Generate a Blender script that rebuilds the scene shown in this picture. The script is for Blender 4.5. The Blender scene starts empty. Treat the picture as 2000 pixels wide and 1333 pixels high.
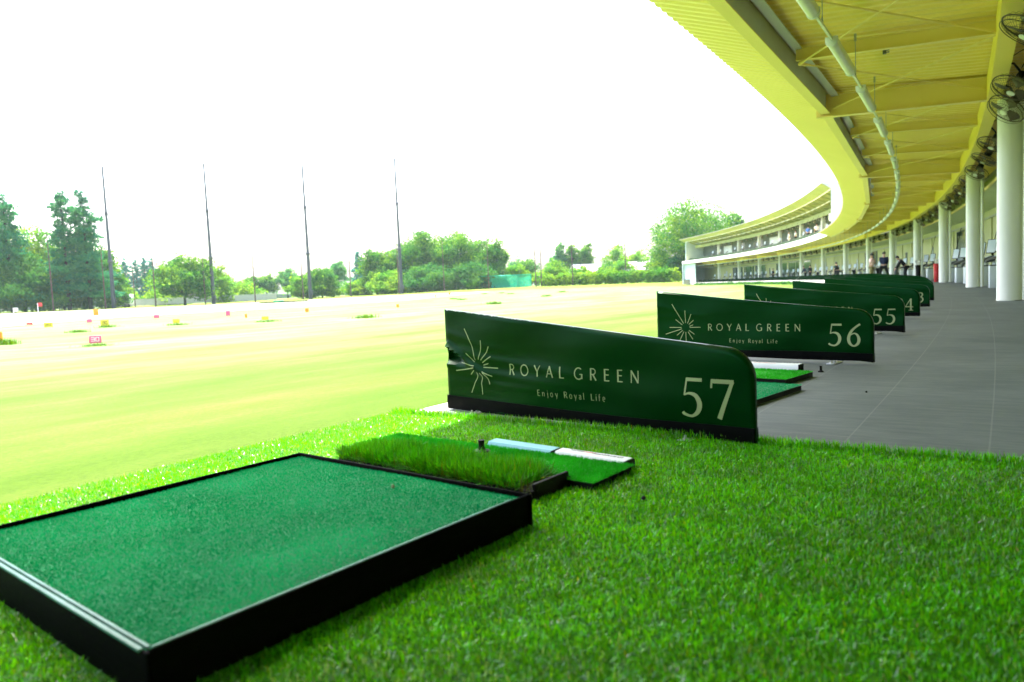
import bpy, bmesh, math, random
import numpy as np
from mathutils import Vector, Matrix
R_ = math.radians
rng = np.random.default_rng(7)
random.seed(7)
sc = bpy.context.scene
col = sc.collection

# ------------------------------------------------------------------ camera
H_CAM, F_PX, PITCH, ROLL = 0.63, 1410.0, 0.0735763, -0.0446145
fw = Vector((0, math.cos(PITCH), -math.sin(PITCH)))
up0 = Vector((0, math.sin(PITCH), math.cos(PITCH)))
rt0 = Vector((1, 0, 0))
rt = math.cos(ROLL) * rt0 + math.sin(ROLL) * up0
up = -math.sin(ROLL) * rt0 + math.cos(ROLL) * up0
cam = bpy.data.cameras.new("camera")
camo = bpy.data.objects.new("camera", cam)
col.objects.link(camo)
camo.matrix_world = Matrix(((rt.x, up.x, -fw.x, 0), (rt.y, up.y, -fw.y, 0), (rt.z, up.z, -fw.z, H_CAM), (0, 0, 0, 1)))
cam.sensor_fit = 'HORIZONTAL'; cam.sensor_width = 36.0
cam.lens = F_PX * 36.0 / 2000.0
cam.clip_start = 0.05; cam.clip_end = 4000
cam.dof.use_dof = True; cam.dof.focus_distance = 4.3; cam.dof.aperture_fstop = 3.2
sc.camera = camo

# ------------------------------------------------------------------ world, sun, exposure
SUN = Vector((-0.188, 0.397, 1.0)).normalized()
world = bpy.data.worlds.new("World"); sc.world = world; world.use_nodes = True
wn = world.node_tree; wn.nodes.clear()
wo = wn.nodes.new('ShaderNodeOutputWorld'); bg = wn.nodes.new('ShaderNodeBackground')
sky = wn.nodes.new('ShaderNodeTexSky'); sky.sky_type = 'NISHITA'; sky.sun_disc = False
sky.sun_elevation = math.asin(SUN.z); sky.sun_rotation = math.atan2(SUN.x, SUN.y)
sky.air_density = 1.0; sky.dust_density = 6.0; sky.ozone_density = 1.0
bg.inputs['Strength'].default_value = 0.15
wn.links.new(sky.outputs[0], bg.inputs[0]); wn.links.new(bg.outputs[0], wo.inputs[0])
sun = bpy.data.lights.new("sun", 'SUN'); sun.energy = 3.6; sun.angle = R_(0.6); sun.color = (1.0, 0.955, 0.87)
suno = bpy.data.objects.new("sun", sun); col.objects.link(suno)
suno.rotation_euler = (-SUN).to_track_quat('-Z', 'Y').to_euler()
suno.location = (0, 0, 60)
sc.view_settings.view_transform = 'Standard'; sc.view_settings.look = 'None'
sc.view_settings.gamma = 1.0; sc.view_settings.exposure = 2.8
sc.render.engine = 'CYCLES'
cy = sc.cycles
cy.use_denoising = True
cy.max_bounces = 8; cy.diffuse_bounces = 5; cy.glossy_bounces = 3; cy.transmission_bounces = 4
cy.volume_bounces = 1; cy.transparent_max_bounces = 8
cy.sample_clamp_indirect = 10
cy.caustics_reflective = False; cy.caustics_refractive = False

# ------------------------------------------------------------------ place geometry: everything lies on rings round one centre
CX, CY, RC = -180.40900565, 128.03053311, 221.60112135
TH0, DK = -0.6037, 0.012573          # bay k: angle on the ring; one bay = 2.75 m
def th(k): return TH0 + DK * k
def pol(k, r, z=0.0):
    a = th(k); R = RC + r
    return Vector((CX + R * math.cos(a), CY + R * math.sin(a), z))
def rdir(k): a = th(k); return Vector((math.cos(a), math.sin(a), 0))      # away from the field
def tdir(k): a = th(k); return Vector((-math.sin(a), math.cos(a), 0))     # along the deck, away from camera
COLK = [4.653 + 4.0 * i for i in range(13)]
def at(px, py, D):
    d = fw + rt * ((px - 1000) / F_PX) - up * ((py - 666.5) / F_PX)
    t = D / math.hypot(d.x, d.y)
    return Vector((0, 0, H_CAM)) + d * t
def bay_of(x, y):
    return math.hypot(x - CX, y - CY) - RC, (math.atan2(y - CY, x - CX) - TH0) / DK

# ------------------------------------------------------------------ helpers
class MB:
    def __init__(s): s.v = []; s.f = []
    def add(s, vs, fs):
        b = len(s.v); s.v.extend([tuple(p) for p in vs]); s.f.extend([tuple(b + i for i in f) for f in fs])
    def box(s, c, size, X=(1, 0, 0), Y=(0, 1, 0), Z=(0, 0, 1), bev=0.0):
        c = Vector(c); X = Vector(X) * (size[0] / 2); Y = Vector(Y) * (size[1] / 2); Z = Vector(Z) * (size[2] / 2)
        if bev <= 0:
            vs = [c + X * a + Y * b + Z * d for d in (-1, 1) for (a, b) in ((-1, -1), (1, -1), (1, 1), (-1, 1))]
            s.add(vs, [(0, 3, 2, 1), (4, 5, 6, 7), (0, 1, 5, 4), (1, 2, 6, 5), (2, 3, 7, 6), (3, 0, 4, 7)])
        else:
            bm = bmesh.new(); bmesh.ops.create_cube(bm, size=2.0)
            lx, ly, lz = X.length, Y.length, Z.length
            for v in bm.verts: v.co = Vector((v.co.x * lx, v.co.y * ly, v.co.z * lz))
            bmesh.ops.bevel(bm, geom=bm.edges[:], offset=bev, segments=2, affect='EDGES', profile=0.5)
            xn, yn, zn = X.normalized(), Y.normalized(), Z.normalized()
            bm.verts.index_update()
            s.add([c + xn * v.co.x + yn * v.co.y + zn * v.co.z for v in bm.verts], [[v.index for v in f.verts] for f in bm.faces]); bm.free()
    def tube(s, pts, rad, n=8, caps=True):
        pts = [Vector(p) for p in pts]; m = len(pts)
        if not hasattr(rad, '__len__'): rad = [rad] * m
        rings = []; prev = None
        for i, p in enumerate(pts):
            t = (pts[min(i + 1, m - 1)] - pts[max(i - 1, 0)]).normalized()
            if prev is None:
                a = Vector((0, 0, 1)) if abs(t.z) < 0.9 else Vector((1, 0, 0)); u = t.cross(a).normalized()
            else:
                u = (prev - t * prev.dot(t)); u = u.normalized() if u.length > 1e-6 else t.orthogonal().normalized()
            prev = u; w = t.cross(u)
            rings.append([p + (u * math.cos(2 * math.pi * j / n) + w * math.sin(2 * math.pi * j / n)) * rad[i] for j in range(n)])
        vs = [q for r in rings for q in r]; fs = []
        for i in range(m - 1):
            for j in range(n):
                a = i * n + j; b = i * n + (j + 1) % n
                fs.append((a, b, b + n, a + n))
        if caps: fs.append(tuple(reversed(range(n)))); fs.append(tuple((m - 1) * n + j for j in range(n)))
        s.add(vs, fs)
    def lathe(s, c, prof, n=24, axis=(0, 0, 1)):
        c = Vector(c); ax = Vector(axis).normalized(); u = ax.orthogonal().normalized(); w = ax.cross(u); vs = []; fs = []
        for r, h in prof:
            for j in range(n):
                a = 2 * math.pi * j / n
                vs.append(c + ax * h + (u * math.cos(a) + w * math.sin(a)) * r)
        for i in range(len(prof) - 1):
            for j in range(n):
                a = i * n + j; b = i * n + (j + 1) % n; fs.append((a, b, b + n, a + n))
        fs.append(tuple(reversed(range(n)))); fs.append(tuple((len(prof) - 1) * n + j for j in range(n)))
        s.add(vs, fs)
    def loft(s, secs, closed=True, caps=True):
        n = len(secs[0]); vs = [q for r in secs for q in r]; fs = []
        for i in range(len(secs) - 1):
            for j in range(n if closed else n - 1):
                a = i * n + j; b = i * n + (j + 1) % n; fs.append((a, b, b + n, a + n))
        if caps and closed: fs.append(tuple(reversed(range(n)))); fs.append(tuple((len(secs) - 1) * n + j for j in range(n)))
        s.add(vs, fs)
    def torus(s, c, R, r, axis, n=32, m=6):
        ax = Vector(axis).normalized(); u = ax.orthogonal().normalized(); w = ax.cross(u)
        s.loft([[Vector(c) + (u * math.cos(a) + w * math.sin(a)) * (R + r * math.cos(b)) + ax * r * math.sin(b)
                 for b in [2 * math.pi * j / m for j in range(m)]] for a in [2 * math.pi * i / n for i in range(n + 1)]], True, False)
    def build(s, name, mat, parent=None, smooth=False, off=(0, 0, 0)):
        me = bpy.data.meshes.new(name)
        o3 = Vector(off)
        me.from_pydata([(p[0] - o3.x, p[1] - o3.y, p[2] - o3.z) for p in s.v], [], s.f)
        me.update()
        if smooth:
            me.polygons.foreach_set('use_smooth', [True] * len(me.polygons))
            try: me.set_sharp_from_angle(angle=R_(40))
            except Exception: pass
        me.materials.append(mat)
        o = bpy.data.objects.new(name, me); col.objects.link(o)
        if parent is not None: o.parent = parent
        return o
def tag(o, label=None, cat=None, group=None, kind=None):
    if label: o['label'] = label
    if cat: o['category'] = cat
    if group: o['group'] = group
    if kind: o['kind'] = kind
    return o
def empty(name, loc=(0, 0, 0), rz=0.0, label=None, cat=None, group=None):
    o = bpy.data.objects.new(name, None); col.objects.link(o); o.location = loc; o.rotation_euler = (0, 0, rz)
    o.empty_display_size = 0.2
    return tag(o, label, cat, group)
def copy_tree(o, parent=None):
    c = o.copy(); col.objects.link(c); c.parent = parent
    for ch in list(o.children): copy_tree(ch, c)
    return c
def npmesh(name, verts, faces_flat, nper, mat, parent=None, colors=None, smooth=False):
    me = bpy.data.meshes.new(name); nv = len(verts); nf = len(faces_flat) // nper
    me.vertices.add(nv); me.vertices.foreach_set('co', np.asarray(verts, np.float32).ravel())
    me.loops.add(nf * nper); me.loops.foreach_set('vertex_index', np.asarray(faces_flat, np.int32).ravel())
    me.polygons.add(nf); me.polygons.foreach_set('loop_start', np.arange(0, nf * nper, nper, dtype=np.int32))
    if smooth: me.polygons.foreach_set('use_smooth', np.ones(nf, bool))
    if colors is not None:
        ca = me.color_attributes.new('tint', 'FLOAT_COLOR', 'POINT')
        ca.data.foreach_set('color', np.asarray(colors, np.float32).ravel())
    me.update(calc_edges=True); me.validate()
    me.materials.append(mat)
    o = bpy.data.objects.new(name, me); col.objects.link(o)
    if parent is not None: o.parent = parent
    return o
ORD = ['nearest', 'second', 'third', 'fourth', 'fifth', 'sixth', 'seventh', 'eighth', 'ninth', 'tenth', 'eleventh', 'twelfth', 'thirteenth', 'fourteenth', 'fifteenth',
       'sixteenth', 'seventeenth', 'eighteenth', 'nineteenth', 'twentieth']
TENS = {20: 'twenty', 30: 'thirty', 40: 'forty', 50: 'fifty'}
def ordinal(i):
    n = i + 1
    if n <= 20: return ORD[i]
    t, u = n // 10 * 10, n % 10
    if u == 0: return {30: 'thirtieth', 40: 'fortieth', 50: 'fiftieth'}[n]
    return TENS[t] + '-' + ['first', 'second', 'third', 'fourth', 'fifth', 'sixth', 'seventh', 'eighth', 'ninth'][u - 1]

# ------------------------------------------------------------------ materials
def mat(name, c1, c2=None, rough=0.6, spec=0.4, scale=4.0, bump=0.0, bscale=40.0, metal=0.0, coord='Object', stretch=(1, 1, 1), trans=None, detail=4.0, tint=False, sheen=0.0, tcol=None, lo=0.35, hi=0.65):
    m = bpy.data.materials.new(name); m.use_nodes = True; nt = m.node_tree; nt.nodes.clear()
    out = nt.nodes.new('ShaderNodeOutputMaterial'); p = nt.nodes.new('ShaderNodeBsdfPrincipled')
    p.inputs['Roughness'].default_value = rough; p.inputs['Specular IOR Level'].default_value = spec; p.inputs['Metallic'].default_value = metal
    if sheen: p.inputs['Sheen Weight'].default_value = sheen
    tc = nt.nodes.new('ShaderNodeTexCoord'); mp = nt.nodes.new('ShaderNodeMapping'); mp.inputs['Scale'].default_value = stretch
    nt.links.new(tc.outputs[coord], mp.inputs[0])
    csock = None
    if c2 is not None:
        nz = nt.nodes.new('ShaderNodeTexNoise'); nz.inputs['Scale'].default_value = scale; nz.inputs['Detail'].default_value = detail
        nt.links.new(mp.outputs[0], nz.inputs['Vector'])
        cr = nt.nodes.new('ShaderNodeValToRGB'); cr.color_ramp.elements[0].position = lo; cr.color_ramp.elements[1].position = hi
        cr.color_ramp.elements[0].color = (*c1, 1); cr.color_ramp.elements[1].color = (*c2, 1)
        nt.links.new(nz.outputs['Fac'], cr.inputs[0]); csock = cr.outputs[0]
    else:
        rgb = nt.nodes.new('ShaderNodeRGB'); rgb.outputs[0].default_value = (*c1, 1); csock = rgb.outputs[0]
    if tint:
        at_ = nt.nodes.new('ShaderNodeAttribute'); at_.attribute_name = 'tint'
        mx = nt.nodes.new('ShaderNodeMix'); mx.data_type = 'RGBA'; mx.blend_type = 'MULTIPLY'; mx.inputs[0].default_value = 1.0
        nt.links.new(csock, mx.inputs[6]); nt.links.new(at_.outputs['Color'], mx.inputs[7]); csock = mx.outputs[2]
    nt.links.new(csock, p.inputs['Base Color'])
    if bump > 0:
        nb = nt.nodes.new('ShaderNodeTexNoise'); nb.inputs['Scale'].default_value = bscale; nb.inputs['Detail'].default_value = 3
        nt.links.new(mp.outputs[0], nb.inputs['Vector'])
        bp = nt.nodes.new('ShaderNodeBump'); bp.inputs['Strength'].default_value = bump; bp.inputs['Distance'].default_value = 0.01
        nt.links.new(nb.outputs['Fac'], bp.inputs['Height']); nt.links.new(bp.outputs[0], p.inputs['Normal'])
    sh = p.outputs[0]
    if trans:
        tr = nt.nodes.new('ShaderNodeBsdfTranslucent'); ms = nt.nodes.new('ShaderNodeMixShader'); ms.inputs[0].default_value = trans
        tsock = csock
        if tcol:      # light coming through a leaf is yellower than light bouncing off it
            mt = nt.nodes.new('ShaderNodeMix'); mt.data_type = 'RGBA'; mt.blend_type = 'MULTIPLY'; mt.inputs[0].default_value = 1.0; mt.inputs[7].default_value = (*tcol, 1)
            nt.links.new(csock, mt.inputs[6]); tsock = mt.outputs[2]
        nt.links.new(tsock, tr.inputs[0]); nt.links.new(sh, ms.inputs[1]); nt.links.new(tr.outputs[0], ms.inputs[2]); sh = ms.outputs[0]
    nt.links.new(sh, out.inputs[0])
    return m

M = {}
M['canopy'] = mat('bounce_yellow_sheet', (0.78, 0.61, 0.165), (0.83, 0.65, 0.19), 0.5, 0.4, 0.6)  # cream steel; its yellow is grass bounce put into the colour
M['beam'] = mat('bounce_yellow_steel', (0.72, 0.57, 0.19), (0.77, 0.61, 0.22), 0.45, 0.45, 1.2)  # cream like the sheets, with the yellow bounce light in its colour
M['girder'] = mat('strong_yellow_steel', (0.86, 0.70, 0.10), (0.90, 0.73, 0.12), 0.45, 0.4, 1.0)
M['column'] = mat('cream_painted_column', (0.64, 0.67, 0.57), (0.70, 0.73, 0.63), 0.38, 0.4, 0.8, 0.04, 6)
M['white'] = mat('white_paint', (0.80, 0.82, 0.80), (0.86, 0.87, 0.85), 0.5, 0.4, 0.7)
M['wallcream'] = mat('cream_wall_panel', (0.40, 0.42, 0.20), (0.46, 0.47, 0.24), 0.6, 0.3, 0.5)
M['concrete'] = mat('pale_concrete', (0.36, 0.36, 0.34), (0.44, 0.43, 0.40), 0.8, 0.2, 3.0, 0.2, 30)
M['black'] = mat('black_plastic', (0.005, 0.005, 0.005), (0.009, 0.009, 0.008), 0.6, 0.12, 8)
M['blackframe'] = mat('black_wood_frame', (0.0012, 0.0014, 0.0012), (0.003, 0.0034, 0.003), 0.6, 0.02, 3, 0.15, 30, stretch=(1, 1, 6))
M['metal'] = mat('galvanised_metal', (0.45, 0.45, 0.44), (0.6, 0.6, 0.58), 0.35, 0.5, 9, metal=0.8)
M['steelgrey'] = mat('grey_painted_steel', (0.30, 0.31, 0.30), (0.36, 0.37, 0.36), 0.5, 0.4, 3)
M['fabric'] = mat('green_vinyl_cover', (0.0003, 0.016, 0.0014), (0.0006, 0.021, 0.0030), 0.30, 0.22, 2.0, 0.05, 14)
M['skirt'] = mat('black_vinyl_skirt', (0.0008, 0.0010, 0.0010), (0.002, 0.0023, 0.002), 0.45, 0.04, 5, 0.2, 10)
M['print'] = mat('cream_printing', (0.25, 0.29, 0.13), (0.30, 0.34, 0.16), 0.5, 0.4, 6)
M['glass'] = mat('dark_glass', (0.03, 0.05, 0.055), (0.05, 0.075, 0.08), 0.08, 0.6, 1)
M['screen'] = mat('pale_screen', (0.55, 0.66, 0.70), (0.68, 0.76, 0.78), 0.2, 0.5, 3)
M['darkgrey'] = mat('dark_grey_plastic', (0.06, 0.065, 0.065), (0.09, 0.095, 0.095), 0.3, 0.5, 4)
M['dispenser'] = mat('grey_white_plastic', (0.56, 0.62, 0.62), (0.64, 0.69, 0.69), 0.4, 0.45, 3)
M['mesh'] = mat('brown_fan_cage', (0.05, 0.04, 0.025), (0.08, 0.06, 0.04), 0.5, 0.4, 9)
M['lamp'] = mat('white_lamp_housing', (0.56, 0.60, 0.50), (0.62, 0.66, 0.56), 0.35, 0.5, 4)
M['red'] = mat('red_nylon', (0.55, 0.02, 0.03), (0.68, 0.05, 0.05), 0.5, 0.4, 9)
M['navyblue'] = mat('navy_banner_cloth', (0.02, 0.03, 0.16), (0.03, 0.04, 0.22), 0.7, 0.3, 5)
M['pole'] = mat('dark_steel_pole', (0.035, 0.04, 0.055), (0.06, 0.06, 0.075), 0.5, 0.4, 2)
M['rustpole'] = mat('rusty_net_post', (0.075, 0.045, 0.042), (0.12, 0.075, 0.066), 0.8, 0.2, 2)
M['bark'] = mat('tree_bark', (0.022, 0.024, 0.018), (0.045, 0.046, 0.036), 0.95, 0.02, 3, 0.5, 8, stretch=(1, 1, 0.3))
M['leaf'] = mat('green_leaves', (0.040, 0.165, 0.038), (0.120, 0.240, 0.034), 0.9, 0.0, 0.25, trans=0.42, tcol=(1.12, 1.05, .6), tint=True)
M['conifer'] = mat('conifer_needles', (0.022, 0.150, 0.066), (0.060, 0.215, 0.075), 0.9, 0.0, 0.25, trans=0.38, tint=True)
M['turfblade'] = mat('turf_fibre', (0.048, 0.365, 0.0015), (0.082, 0.44, 0.003), 0.27, 0.60, 7.0, trans=0.42, tcol=(2.7, 1.25, .4), tint=True, coord='Generated')
M['grassblade'] = mat('live_grass', (0.048, 0.29, 0.002), (0.095, 0.37, 0.004), 0.5, 0.2, 6.0, trans=0.45, tcol=(1.3, 1.05, .5), tint=True)
M['fasciain'] = mat('grey_steel_channel', (0.40, 0.44, 0.42), (0.46, 0.50, 0.48), 0.45, 0.4, 1.2)
M['service'] = mat('pale_service_sheet', (0.48, 0.50, 0.38), (0.54, 0.56, 0.43), 0.5, 0.3, 1.2)
M['upwall'] = mat('grey_green_panel', (0.07, 0.10, 0.085), (0.10, 0.13, 0.11), 0.6, 0.3, 0.5)
M['edging'] = mat('teal_worn_edging', (0.02, 0.15, 0.10), (0.10, 0.28, 0.23), 0.40, 0.3, 14)
M['upeave'] = mat('dull_lime_sheet', (0.29, 0.35, 0.12), (0.34, 0.39, 0.15), 0.5, 0.3, 0.6)
M['shadewall'] = mat('shade_blue_wall', (0.36, 0.46, 0.47), (0.42, 0.52, 0.52), 0.6, 0.3, 0.6)  # white wall whose bluish shade is put into the colour
M['eave'] = mat('bounce_lit_eave', (0.84, 0.69, 0.26), (0.88, 0.72, 0.29), 0.5, 0.3, 0.6)  # field's bounce light painted in, so brighter than the inner sheets
M['soil'] = mat('dark_soil', (0.004, 0.0035, 0.0025), (0.010, 0.008, 0.005), 0.95, 0.1, 30, 0.6, 60)
M['blue'] = mat('pale_blue_plastic', (0.14, 0.40, 0.46), (0.18, 0.46, 0.52), 0.4, 0.4, 5)
M['orange'] = mat('orange_board', (0.75, 0.22, 0.02), (0.85, 0.28, 0.03), 0.6, 0.3, 6)
M['pink'] = mat('pink_board', (0.72, 0.10, 0.20), (0.80, 0.15, 0.26), 0.6, 0.3, 6)
M['yellowboard'] = mat('yellow_board', (0.72, 0.52, 0.03), (0.80, 0.60, 0.05), 0.6, 0.3, 6)
M['netgreen'] = mat('green_net_cloth', (0.03, 0.42, 0.28), (0.05, 0.50, 0.34), 0.7, 0.2, 3, trans=0.4)
M['rooftile'] = mat('pale_tin_roof', (0.40, 0.39, 0.38), (0.48, 0.47, 0.45), 0.4, 0.4, 2)
M['brownwall'] = mat('brown_timber_wall', (0.09, 0.06, 0.05), (0.14, 0.10, 0.08), 0.8, 0.2, 2)
M['skin'] = mat('skin', (0.50, 0.30, 0.21), (0.56, 0.35, 0.25), 0.5, 0.35, 12)
M['hair'] = mat('black_hair', (0.010, 0.009, 0.008), (0.02, 0.018, 0.016), 0.5, 0.4, 20)
def cloth(name, c): return mat(name, c, tuple(min(1, x * 1.2 + 0.003) for x in c), 0.8, 0.2, 9)
M['c_pink'] = cloth('pink_shirt_cloth', (0.72, 0.50, 0.52)); M['c_navy'] = cloth('navy_cloth', (0.012, 0.018, 0.05)); M['c_khaki'] = cloth('khaki_cloth', (0.20, 0.18, 0.09))
M['c_blue'] = cloth('blue_shirt_cloth', (0.07, 0.17, 0.55)); M['c_white'] = cloth('white_shirt_cloth', (0.78, 0.78, 0.78)); M['c_black'] = cloth('black_cloth', (0.012, 0.013, 0.016)); M['c_dgreen'] = cloth('dark_green_cloth', (0.03, 0.09, 0.07))

M['fabric'].node_tree.nodes['Principled BSDF'].inputs['Specular Tint'].default_value = (0.12, 0.50, 0.20, 1)
def deck_material():
    m = bpy.data.materials.new('grey_deck_tiles'); m.use_nodes = True; nt = m.node_tree; nt.nodes.clear()
    N = nt.nodes.new; L = nt.links.new
    out = N('ShaderNodeOutputMaterial'); p = N('ShaderNodeBsdfPrincipled'); uv = N('ShaderNodeUVMap'); uv.uv_map = 'UVMap'
    mp = N('ShaderNodeMapping'); mp.inputs['Scale'].default_value = (9, 1.2, 1); L(uv.outputs[0], mp.inputs[0])
    n1 = N('ShaderNodeTexNoise'); n1.inputs['Scale'].default_value = 3.0; n1.inputs['Detail'].default_value = 8; n1.inputs['Roughness'].default_value = 0.65; L(mp.outputs[0], n1.inputs['Vector'])
    c1 = N('ShaderNodeValToRGB'); c1.color_ramp.elements[0].color = (0.072, 0.092, 0.090, 1); c1.color_ramp.elements[1].color = (0.118, 0.140, 0.136, 1)
    c1.color_ramp.elements[0].position = .3; c1.color_ramp.elements[1].position = .7
    L(n1.outputs['Fac'], c1.inputs[0])
    br = N('ShaderNodeTexBrick'); br.inputs['Scale'].default_value = 1.0; br.inputs['Mortar Size'].default_value = 0.0035; br.inputs['Mortar Smooth'].default_value = 0.3
    br.inputs['Brick Width'].default_value = 0.9; br.inputs['Row Height'].default_value = 0.45; br.offset = 0.5
    br.inputs['Color1'].default_value = (0.0, 0.0, 0.0, 1); br.inputs['Color2'].default_value = (0.0, 0.0, 0.0, 1); br.inputs['Mortar'].default_value = (1, 1, 1, 1)
    L(uv.outputs[0], br.inputs['Vector'])
    mx = N('ShaderNodeMix'); mx.data_type = 'RGBA'; mf = N('ShaderNodeMath'); mf.operation = 'MULTIPLY'; mf.inputs[1].default_value = 0.20
    L(br.outputs['Color'], mf.inputs[0]); n5 = N('ShaderNodeTexNoise'); n5.inputs['Scale'].default_value = 1.1; n5.inputs['Detail'].default_value = 7; n5.inputs['Roughness'].default_value = .7; L(uv.outputs[0], n5.inputs['Vector'])
    c5 = N('ShaderNodeValToRGB'); c5.color_ramp.elements[0].position = .36; c5.color_ramp.elements[0].color = (.74, .76, .76, 1); c5.color_ramp.elements[1].position = .62; c5.color_ramp.elements[1].color = (1.08, 1.07, 1.05, 1); L(n5.outputs['Fac'], c5.inputs[0])
    m5 = N('ShaderNodeMix'); m5.data_type = 'RGBA'; m5.blend_type = 'MULTIPLY'; m5.inputs[0].default_value = 1; L(c1.outputs[0], m5.inputs[6]); L(c5.outputs[0], m5.inputs[7])
    L(mf.outputs[0], mx.inputs[0]); L(m5.outputs[2], mx.inputs[6]); mx.inputs[7].default_value = (0.30, 0.32, 0.30, 1)
    L(mx.outputs[2], p.inputs['Base Color']); p.inputs['Roughness'].default_value = 0.62; p.inputs['Specular IOR Level'].default_value = 0.2
    n2 = N('ShaderNodeTexNoise'); n2.inputs['Scale'].default_value = 60; L(uv.outputs[0], n2.inputs['Vector'])
    bp = N('ShaderNodeBump'); bp.inputs['Strength'].default_value = 0.25; bp.inputs['Distance'].default_value = 0.004; L(n2.outputs['Fac'], bp.inputs['Height']); L(bp.outputs[0], p.inputs['Normal'])
    L(p.outputs[0], out.inputs[0]); return m
M['deck'] = deck_material()

def field_material():
    m = bpy.data.materials.new('mown_dry_grass'); m.use_nodes = True; nt = m.node_tree; nt.nodes.clear()
    N = nt.nodes.new; L = nt.links.new
    out = N('ShaderNodeOutputMaterial'); p = N('ShaderNodeBsdfPrincipled'); geo = N('ShaderNodeNewGeometry')
    # mowing streaks run roughly across the range
    mp = N('ShaderNodeMapping'); mp.vector_type = 'TEXTURE'; mp.inputs['Rotation'].default_value = (0, 0, R_(55)); mp.inputs['Scale'].default_value = (9.0, 1.5, 1); L(geo.outputs['Position'], mp.inputs[0])
    n1 = N('ShaderNodeTexNoise'); n1.inputs['Scale'].default_value = 1.0; n1.inputs['Detail'].default_value = 6; n1.inputs['Roughness'].default_value = 0.62; L(mp.outputs[0], n1.inputs['Vector'])
    def ramp(a, b_, p0, p1_):
        c_ = N('ShaderNodeValToRGB'); e = c_.color_ramp.elements; e[0].position = p0; e[0].color = (*a, 1); e[1].position = p1_; e[1].color = (*b_, 1); L(n1.outputs['Fac'], c_.inputs[0]); return c_
    lush = ramp((0.038, 0.078, 0.0006), (0.086, 0.118, 0.016), .36, .68); farglare = ramp((0.078, 0.136, 0.018), (0.124, 0.172, 0.078), .34, .64)
    # greener beside the tees, paler far out: grazing glare put into the colour (distance from the ring centre)
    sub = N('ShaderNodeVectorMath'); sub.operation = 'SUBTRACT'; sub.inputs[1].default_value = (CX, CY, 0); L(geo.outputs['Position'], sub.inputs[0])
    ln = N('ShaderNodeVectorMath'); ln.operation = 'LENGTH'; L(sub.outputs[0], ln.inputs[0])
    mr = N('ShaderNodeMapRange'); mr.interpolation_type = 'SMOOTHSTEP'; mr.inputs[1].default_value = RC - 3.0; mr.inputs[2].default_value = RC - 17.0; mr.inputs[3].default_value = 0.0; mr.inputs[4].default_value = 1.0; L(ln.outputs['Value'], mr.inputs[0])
    c1 = N('ShaderNodeMix'); c1.data_type = 'RGBA'; L(mr.outputs[0], c1.inputs[0]); L(lush.outputs[0], c1.inputs[6]); L(farglare.outputs[0], c1.inputs[7])
    n2 = N('ShaderNodeTexNoise'); n2.inputs['Scale'].default_value = 45; n2.inputs['Detail'].default_value = 5; n2.inputs['Roughness'].default_value = 0.7; L(geo.outputs['Position'], n2.inputs['Vector'])
    c2 = N('ShaderNodeValToRGB'); c2.color_ramp.elements[0].position = .3; c2.color_ramp.elements[0].color = (0.66, 0.74, 0.60, 1); c2.color_ramp.elements[1].position = .62; c2.color_ramp.elements[1].color = (1, 1, 1, 1)
    L(n2.outputs['Fac'], c2.inputs[0])
    mp3 = N('ShaderNodeMapping'); mp3.vector_type = 'TEXTURE'; mp3.inputs['Rotation'].default_value = (0, 0, R_(50)); mp3.inputs['Scale'].default_value = (1.5, .6, 1); L(geo.outputs['Position'], mp3.inputs[0])
    n3 = N('ShaderNodeTexNoise'); n3.inputs['Scale'].default_value = 1.3; n3.inputs['Detail'].default_value = 8; n3.inputs['Roughness'].default_value = 0.7; L(mp3.outputs[0], n3.inputs['Vector'])
    c3 = N('ShaderNodeValToRGB'); c3.color_ramp.elements[0].position = .34; c3.color_ramp.elements[0].color = (0.78, 0.90, 0.55, 1); c3.color_ramp.elements[1].position = .66; c3.color_ramp.elements[1].color = (1.06, 1.08, 1.4, 1); L(n3.outputs['Fac'], c3.inputs[0])
    m3 = N('ShaderNodeMix'); m3.data_type = 'RGBA'; m3.blend_type = 'MULTIPLY'; m3.inputs[0].default_value = 1; L(c1.outputs[2], m3.inputs[6]); L(c3.outputs[0], m3.inputs[7]); c1 = m3
    mx = N('ShaderNodeMix'); mx.data_type = 'RGBA'; mx.blend_type = 'MULTIPLY'; mx.inputs[0].default_value = 1
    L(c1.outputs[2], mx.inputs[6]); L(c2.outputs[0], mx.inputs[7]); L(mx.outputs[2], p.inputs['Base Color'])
    p.inputs['Roughness'].default_value = 0.85; p.inputs['Specular IOR Level'].default_value = 0.06
    bp = N('ShaderNodeBump'); bp.inputs['Strength'].default_value = 0.5; bp.inputs['Distance'].default_value = 0.03; L(n2.outputs['Fac'], bp.inputs['Height']); L(bp.outputs[0], p.inputs['Normal'])
    L(p.outputs[0], out.inputs[0]); return m
M['field'] = field_material()
M['rough'] = mat('rough_green_grass', (0.055, 0.105, 0.008), (0.12, 0.145, 0.025), 0.9, 0.05, 0.35, 0.6, 14)
M['paleglare'] = mat('sun_glare_grass', (0.19, 0.205, 0.13), (0.24, 0.25, 0.17), 0.9, 0.05, 0.3, 0.3, 20)  # pale colour holds the sun glare on far grass
M['turfbase'] = mat('turf_backing', (0.02, 0.10, 0.002), (0.04, 0.17, 0.003), 0.9, 0.05, 25, 0.5, 120)
M['turfcurb'] = mat('turf_sheet', (0.05, 0.16, 0.008), (0.09, 0.22, 0.015), 0.7, 0.3, 60, 0.8, 250)
M['carpet'] = mat('teal_green_carpet', (0.002, 0.21, 0.070), (0.008, 0.28, 0.110), 0.9, 0.05, 95.0, 1.0, 210, detail=6, sheen=0.3)
M['brightmat'] = mat('bright_green_mat', (0.006, 0.30, 0.006), (0.02, 0.42, 0.012), 0.75, 0.15, 110.0, 1.0, 230, detail=6, sheen=0.2)

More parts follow.
